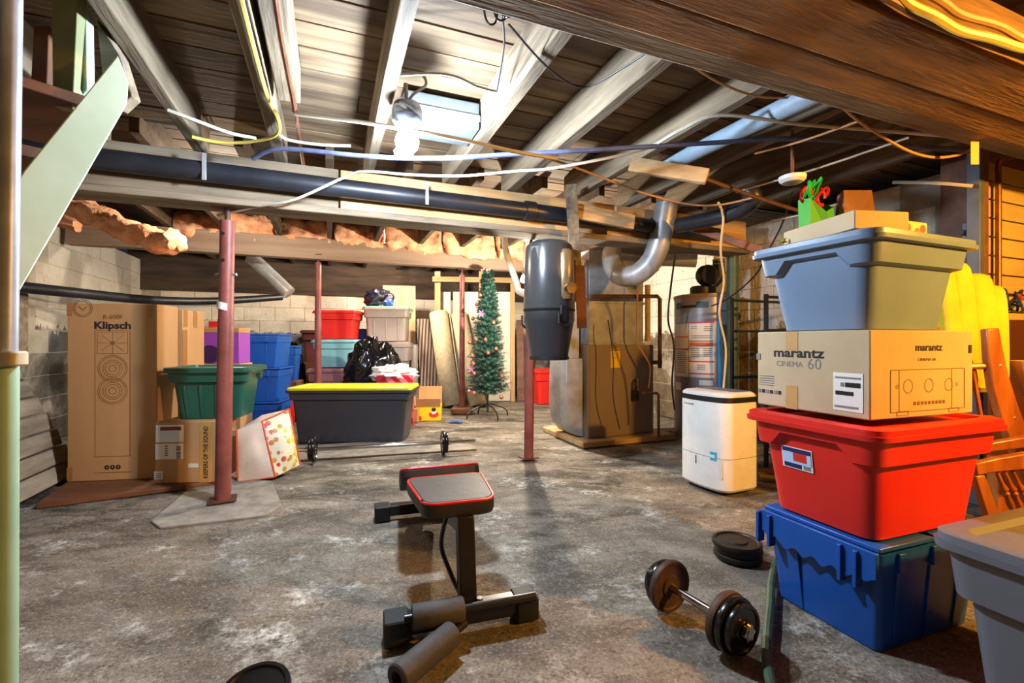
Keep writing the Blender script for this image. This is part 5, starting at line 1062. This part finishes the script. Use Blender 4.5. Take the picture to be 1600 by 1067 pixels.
cable('yellow_cable', 'thick yellow cable along the near side of the overhead beam', [zc(900, -200, 1.76), zc(1150, -115, 1.76), zc(1300, -62, 1.76), zc(1390, -20, 1.77), zc(1420, 6, 1.76), zc(1460, 25, 1.75), zc(1500, 48, 1.75), zc(1550, 60, 1.75), zc(1600, 76, 1.75), zc(1680, 90, 1.75), zc(1900, 150, 1.75), zc(2200, 220, 1.75)], 0.0115, m_wirey, n=8)
cable('brown_cable', 'dark brown cable beside the thick yellow one', [zc(900, -190, 1.76), zc(1150, -100, 1.757), zc(1370, -10, 1.755), zc(1440, 30, 1.755), zc(1500, 55, 1.755), zc(1600, 90, 1.755), zc(1680, 110, 1.755), zc(1900, 170, 1.755), zc(2200, 240, 1.755)], 0.008, m_ironpipe, n=8)
cable('tan_cable', 'tan cable nearest the ceiling boards at the upper right', [zc(1000, -200, 1.78), zc(1250, -100, 1.78), zc(1450, -10, 1.78), zc(1500, 22, 1.78), zc(1560, 40, 1.78), zc(1640, 75, 1.78), zc(1900, 145, 1.78), zc(2200, 215, 1.78)], 0.010, M('tan_cable', (176, 140, 96), rough=0.6), n=8)
cable('wall_conduit', 'metal conduit running down the yellow boarded wall', [P(1640, 232, 2.6), P(1600, 240, 2.6), P(1566, 250, 2.6), P(1560, 258, 2.6), P(1560, 290, 2.6), P(1560, 475, 2.6)], 0.014, m_copper, 3, 10, 'pipe')
for k, (a_, b_, lb_) in enumerate((((1180, 240, 2.35), (1340, 190, 1.9), 'upper thin wire along the right-hand joists'), ((1150, 300, 2.6), (1420, 215, 2.0), 'lower thin wire along the right-hand joists'), ((1090, 275, 2.45), (1300, 345, 2.7), 'brown rod under the right-hand joists'), ((1205, 345, 2.9), (1310, 318, 2.6), 'pale wire pair near the detector'))):
    cable('thin_wire', lb_, [P(*a_), (P(*a_) + P(*b_))/2 - Vector((0, 0, 0.01)), P(*b_)], 0.005 if k != 2 else 0.011, (m_wireo, m_wirew, m_ironpipe, m_wirew)[k], 3)
tg = thing('hanging_tag', 'orange paper tag hanging from cable by yellow wall', 'tag', P(1523, 257, 1.98)); MB().tube([(0, 0, 0.1), (0.004, 0, 0.18)], 0.003, 5).build('string', m_wireo, tg); MB().box((0, 0, 0.05), (0.034, 0.003, 0.10)).build('paper', plain('amber_paper', (226, 160, 70), 0.6), tg)
cable('wall_pipe', 'white pair of pipes beneath the joists before the right wall', [P(1395, 285, 2.75), P(1460, 286, 2.6), P(1520, 291, 2.5)], 0.010, m_wirew, 3)
ob = thing('outlet_box', 'grey electrical box with plug on the right wall', 'outlet', P(1516, 365, 2.62), A); MB().box((0, 0, 0), (0.06, 0.05, 0.12)).build('box', m_tgrey, ob, bevel=0.004); MB().cyl((-0.03, 0, 0), (-0.10, 0, 0), 0.016, n=10).build('plug', m_black, ob)
# ================================================================== yellow cushion and chairs
cu = thing('lounge_cushion', 'yellow channelled lounge cushion standing behind the cartons', 'cushion', P(1508, 533.5, 2.12).xy.to_3d() + Vector((0, 0, 0.62)))
m_cush = M('yellow_canvas', (204, 186, 34), (184, 162, 22), rough=0.8, scale=6, bump=0.2, bscale=14); q = cu.location.copy()
for k, (x0, y0, x1, wd) in enumerate(((1462, 404, 1490, 22), (1488, 410, 1502, 28), (1520, 428, 1530, 30), (1545, 446, 1550, 22))):
    a_, b_ = P(x0, y0, 2.16), P(x1, 612, 2.08); L = (b_ - a_).length; rr = wd/F*2.1*0.62
    pts = [a_.lerp(b_, t_) for t_ in (0, 0.02, 0.06, 0.15, 0.35, 0.6, 0.85, 0.96, 1.0)]
    MB().loft([[p - q + Vector((x, y - 0.02*math.sin(3*i_/8), 0)) for x, y in rrect(2.1*rr*f_, 0.075*f_, 0.028*f_, 4)] for i_, (p, f_) in enumerate(zip(pts, (0.5, 0.8, 0.95, 1.0, 1.03, 1.02, 1.0, 0.9, 0.5)))]).build('channel', m_cush, cu)
    if k < 3: MB().tube([p - q + Vector((rr*1.05, -0.01, 0)) for p in pts[1:-1]], 0.006, 6).build('seam', m_olive, cu)
ca = thing('oak_chair', 'varnished oak chair with broad back posts beside yellow cushion', 'chair', P(1580, 533.5, 1.98).xy.to_3d())
q = ca.location.copy()
def fl2(pts, d, t_, name, m, par): q0 = [P(x, y, d) - q for x, y in pts]; return MB().prism([(p.x, p.z) for p in q0], d - q.y, d - q.y + t_, lambda x, y, tt: (x, tt, y)).build(name, m, par, bevel=0.006)
fl2([(1543, 514), (1562, 512), (1568, 545), (1578, 590), (1594, 640), (1618, 700), (1660, 800), (1636, 806), (1590, 715), (1566, 655), (1552, 605), (1546, 560)], 1.94, 0.035, 'back_post', m_chair, ca)
fl2([(1447, 511), (1470, 511), (1480, 560), (1500, 640), (1530, 760), (1508, 760), (1482, 660), (1460, 580)], 2.02, 0.035, 'back_post', m_chair, ca)
for y0, y1, x0, x1 in ((574, 571, 1470, 1562), (656, 652, 1490, 1584)): MB().tube(spline([P(x0, y0, 2.0) - q, P((x0 + x1)/2, (y0 + y1)/2, 1.98) - q, P(x1, y1, 1.95) - q], 4), [0.012]*8 + [0.006] if False else 0.014, 10).build('rung', m_chair, ca)
for x in (1500, 1525, 1548): MB().tube([P(x - 6, 574, 1.99) - q, P(x + 8, 654, 1.98) - q], 0.008, 8).build('spindle', m_chair, ca)
cb = thing('oak_chair', 'varnished oak chair with turned spindles lying below the other', 'chair', P(1570, 533.5, 1.8).xy.to_3d()); q = cb.location.copy()
fl2([(1525, 724), (1560, 716), (1605, 708), (1680, 700), (1680, 728), (1605, 734), (1560, 738), (1527, 744)], 1.76, 0.03, 'crest_rail', m_chair, cb)
fl2([(1538, 694), (1605, 682), (1680, 676), (1680, 694), (1605, 700), (1538, 708)], 1.84, 0.03, 'lower_rail', m_chair, cb)
fl2([(1524, 744), (1540, 742), (1562, 802), (1545, 812)], 1.76, 0.03, 'side_post', m_chair, cb)
for x0, x1 in ((1557, 1590), (1569, 1604), (1582, 1620), (1598, 1640)):
    a_, b_ = P(x0, 736, 1.775) - q, P(x1, 815, 1.775) - q; L = (b_ - a_).length
    MB().lathe([(0.007, 0), (0.008, L*0.25), (0.014, L*0.36), (0.008, L*0.40), (0.013, L*0.44), (0.009, L*0.5), (0.012, L*0.65), (0.007, L*0.85), (0.013, L*0.9), (0.008, L)], a_, 12, (b_ - a_).normalized()).build('spindle', m_chair, cb)
MB().rbox((0.12, 0.05, 0.0), 0.40, 0.30, 0.02, 0.03, 0.005).build('seat', m_chair, cb)
MB().box((0.12, 0.14, 0.21), (0.05, 0.05, 0.42)).build('leg', m_chair, cb, bevel=0.006)
hb = MB().box((0, 0, 0.5), (0.9, 0.03, 1.02)).build('walnut_headboard', plain('walnut_panel', (74, 40, 22), 0.3), bevel=0.006); hb.location = (P(1552, 0, 2.3).x + 0.45, 2.36, 0); hb.rotation_euler = (0, 0, 0.05); tag(hb, 'dark walnut panel standing behind the oak chairs', 'panel')
ls = thing('lamp_shade', 'pinkish fluted shade at the edge beside the walnut panel', 'lamp shade', P(1612, 620, 2.05)); MB().lathe([(0.03, 0), (0.045, 0.06), (0.075, 0.16), (0.07, 0.16), (0.042, 0.06), (0.026, 0)], n=18).build('shade', M('dusty_rose', (206, 150, 112), rough=0.6), ls); MB().cyl((0, 0, -0.65), (0, 0, 0.02), 0.012, n=8).build('stem', m_ironpipe, ls)
sl = thing('string_lights', 'tangle of dark string lights hung on yellow wall', 'string lights', P(1575, 470, 2.5)); q = sl.location.copy(); rnd = random.Random(3)
for k in range(3): MB().tube(spline([P(1556 + rnd.uniform(0, 45), 450 + rnd.uniform(0, 40), 2.5 - rnd.uniform(0, 0.05)) - q for _ in range(7)], 5), 0.006, 5).build('cord', plain('dark_green_wire', (40, 44, 30), 0.5), sl)
for px, py, m in ((1590, 462, m_redprint), (1597, 466, m_redprint), (1588, 470, m_navy), (1592, 476, m_navy), (1575, 474, m_ink)): MB().blob(P(px, py, 2.46) - q, (0.016, 0.014, 0.012), 1, 0.2, 2, 10, 8).build('light_cap', m, sl)
for k, (x, y, z, a_) in enumerate(((1196, 742, 0.03, 20), (1204, 735, 0.06, -10))): one(MB().bar(G(x - 10, y, z), G(x + 40, y + 4, z), 0.06, 0.02), 'wood_offcut', m_chair if k else m_yellowp, ('lower yellow', 'upper brown')[k] + ' offcut on the floor behind the red tote', 'offcut', bevel=0.003)
# ================================================================== printed words become plain meshes
bpy.context.view_layer.update(); dg = bpy.context.evaluated_depsgraph_get()
for o in [q for q in S.objects if q.type == 'FONT']:
    me = bpy.data.meshes.new_from_object(o.evaluated_get(dg)); n_ = bpy.data.objects.new('lettering', me); COL.objects.link(n_)
    n_.parent = o.parent; n_.location = o.location; n_.rotation_euler = o.rotation_euler; n_.scale = o.scale
    me.materials.clear(); me.materials.append(o.data.materials[0]); bpy.data.objects.remove(o)
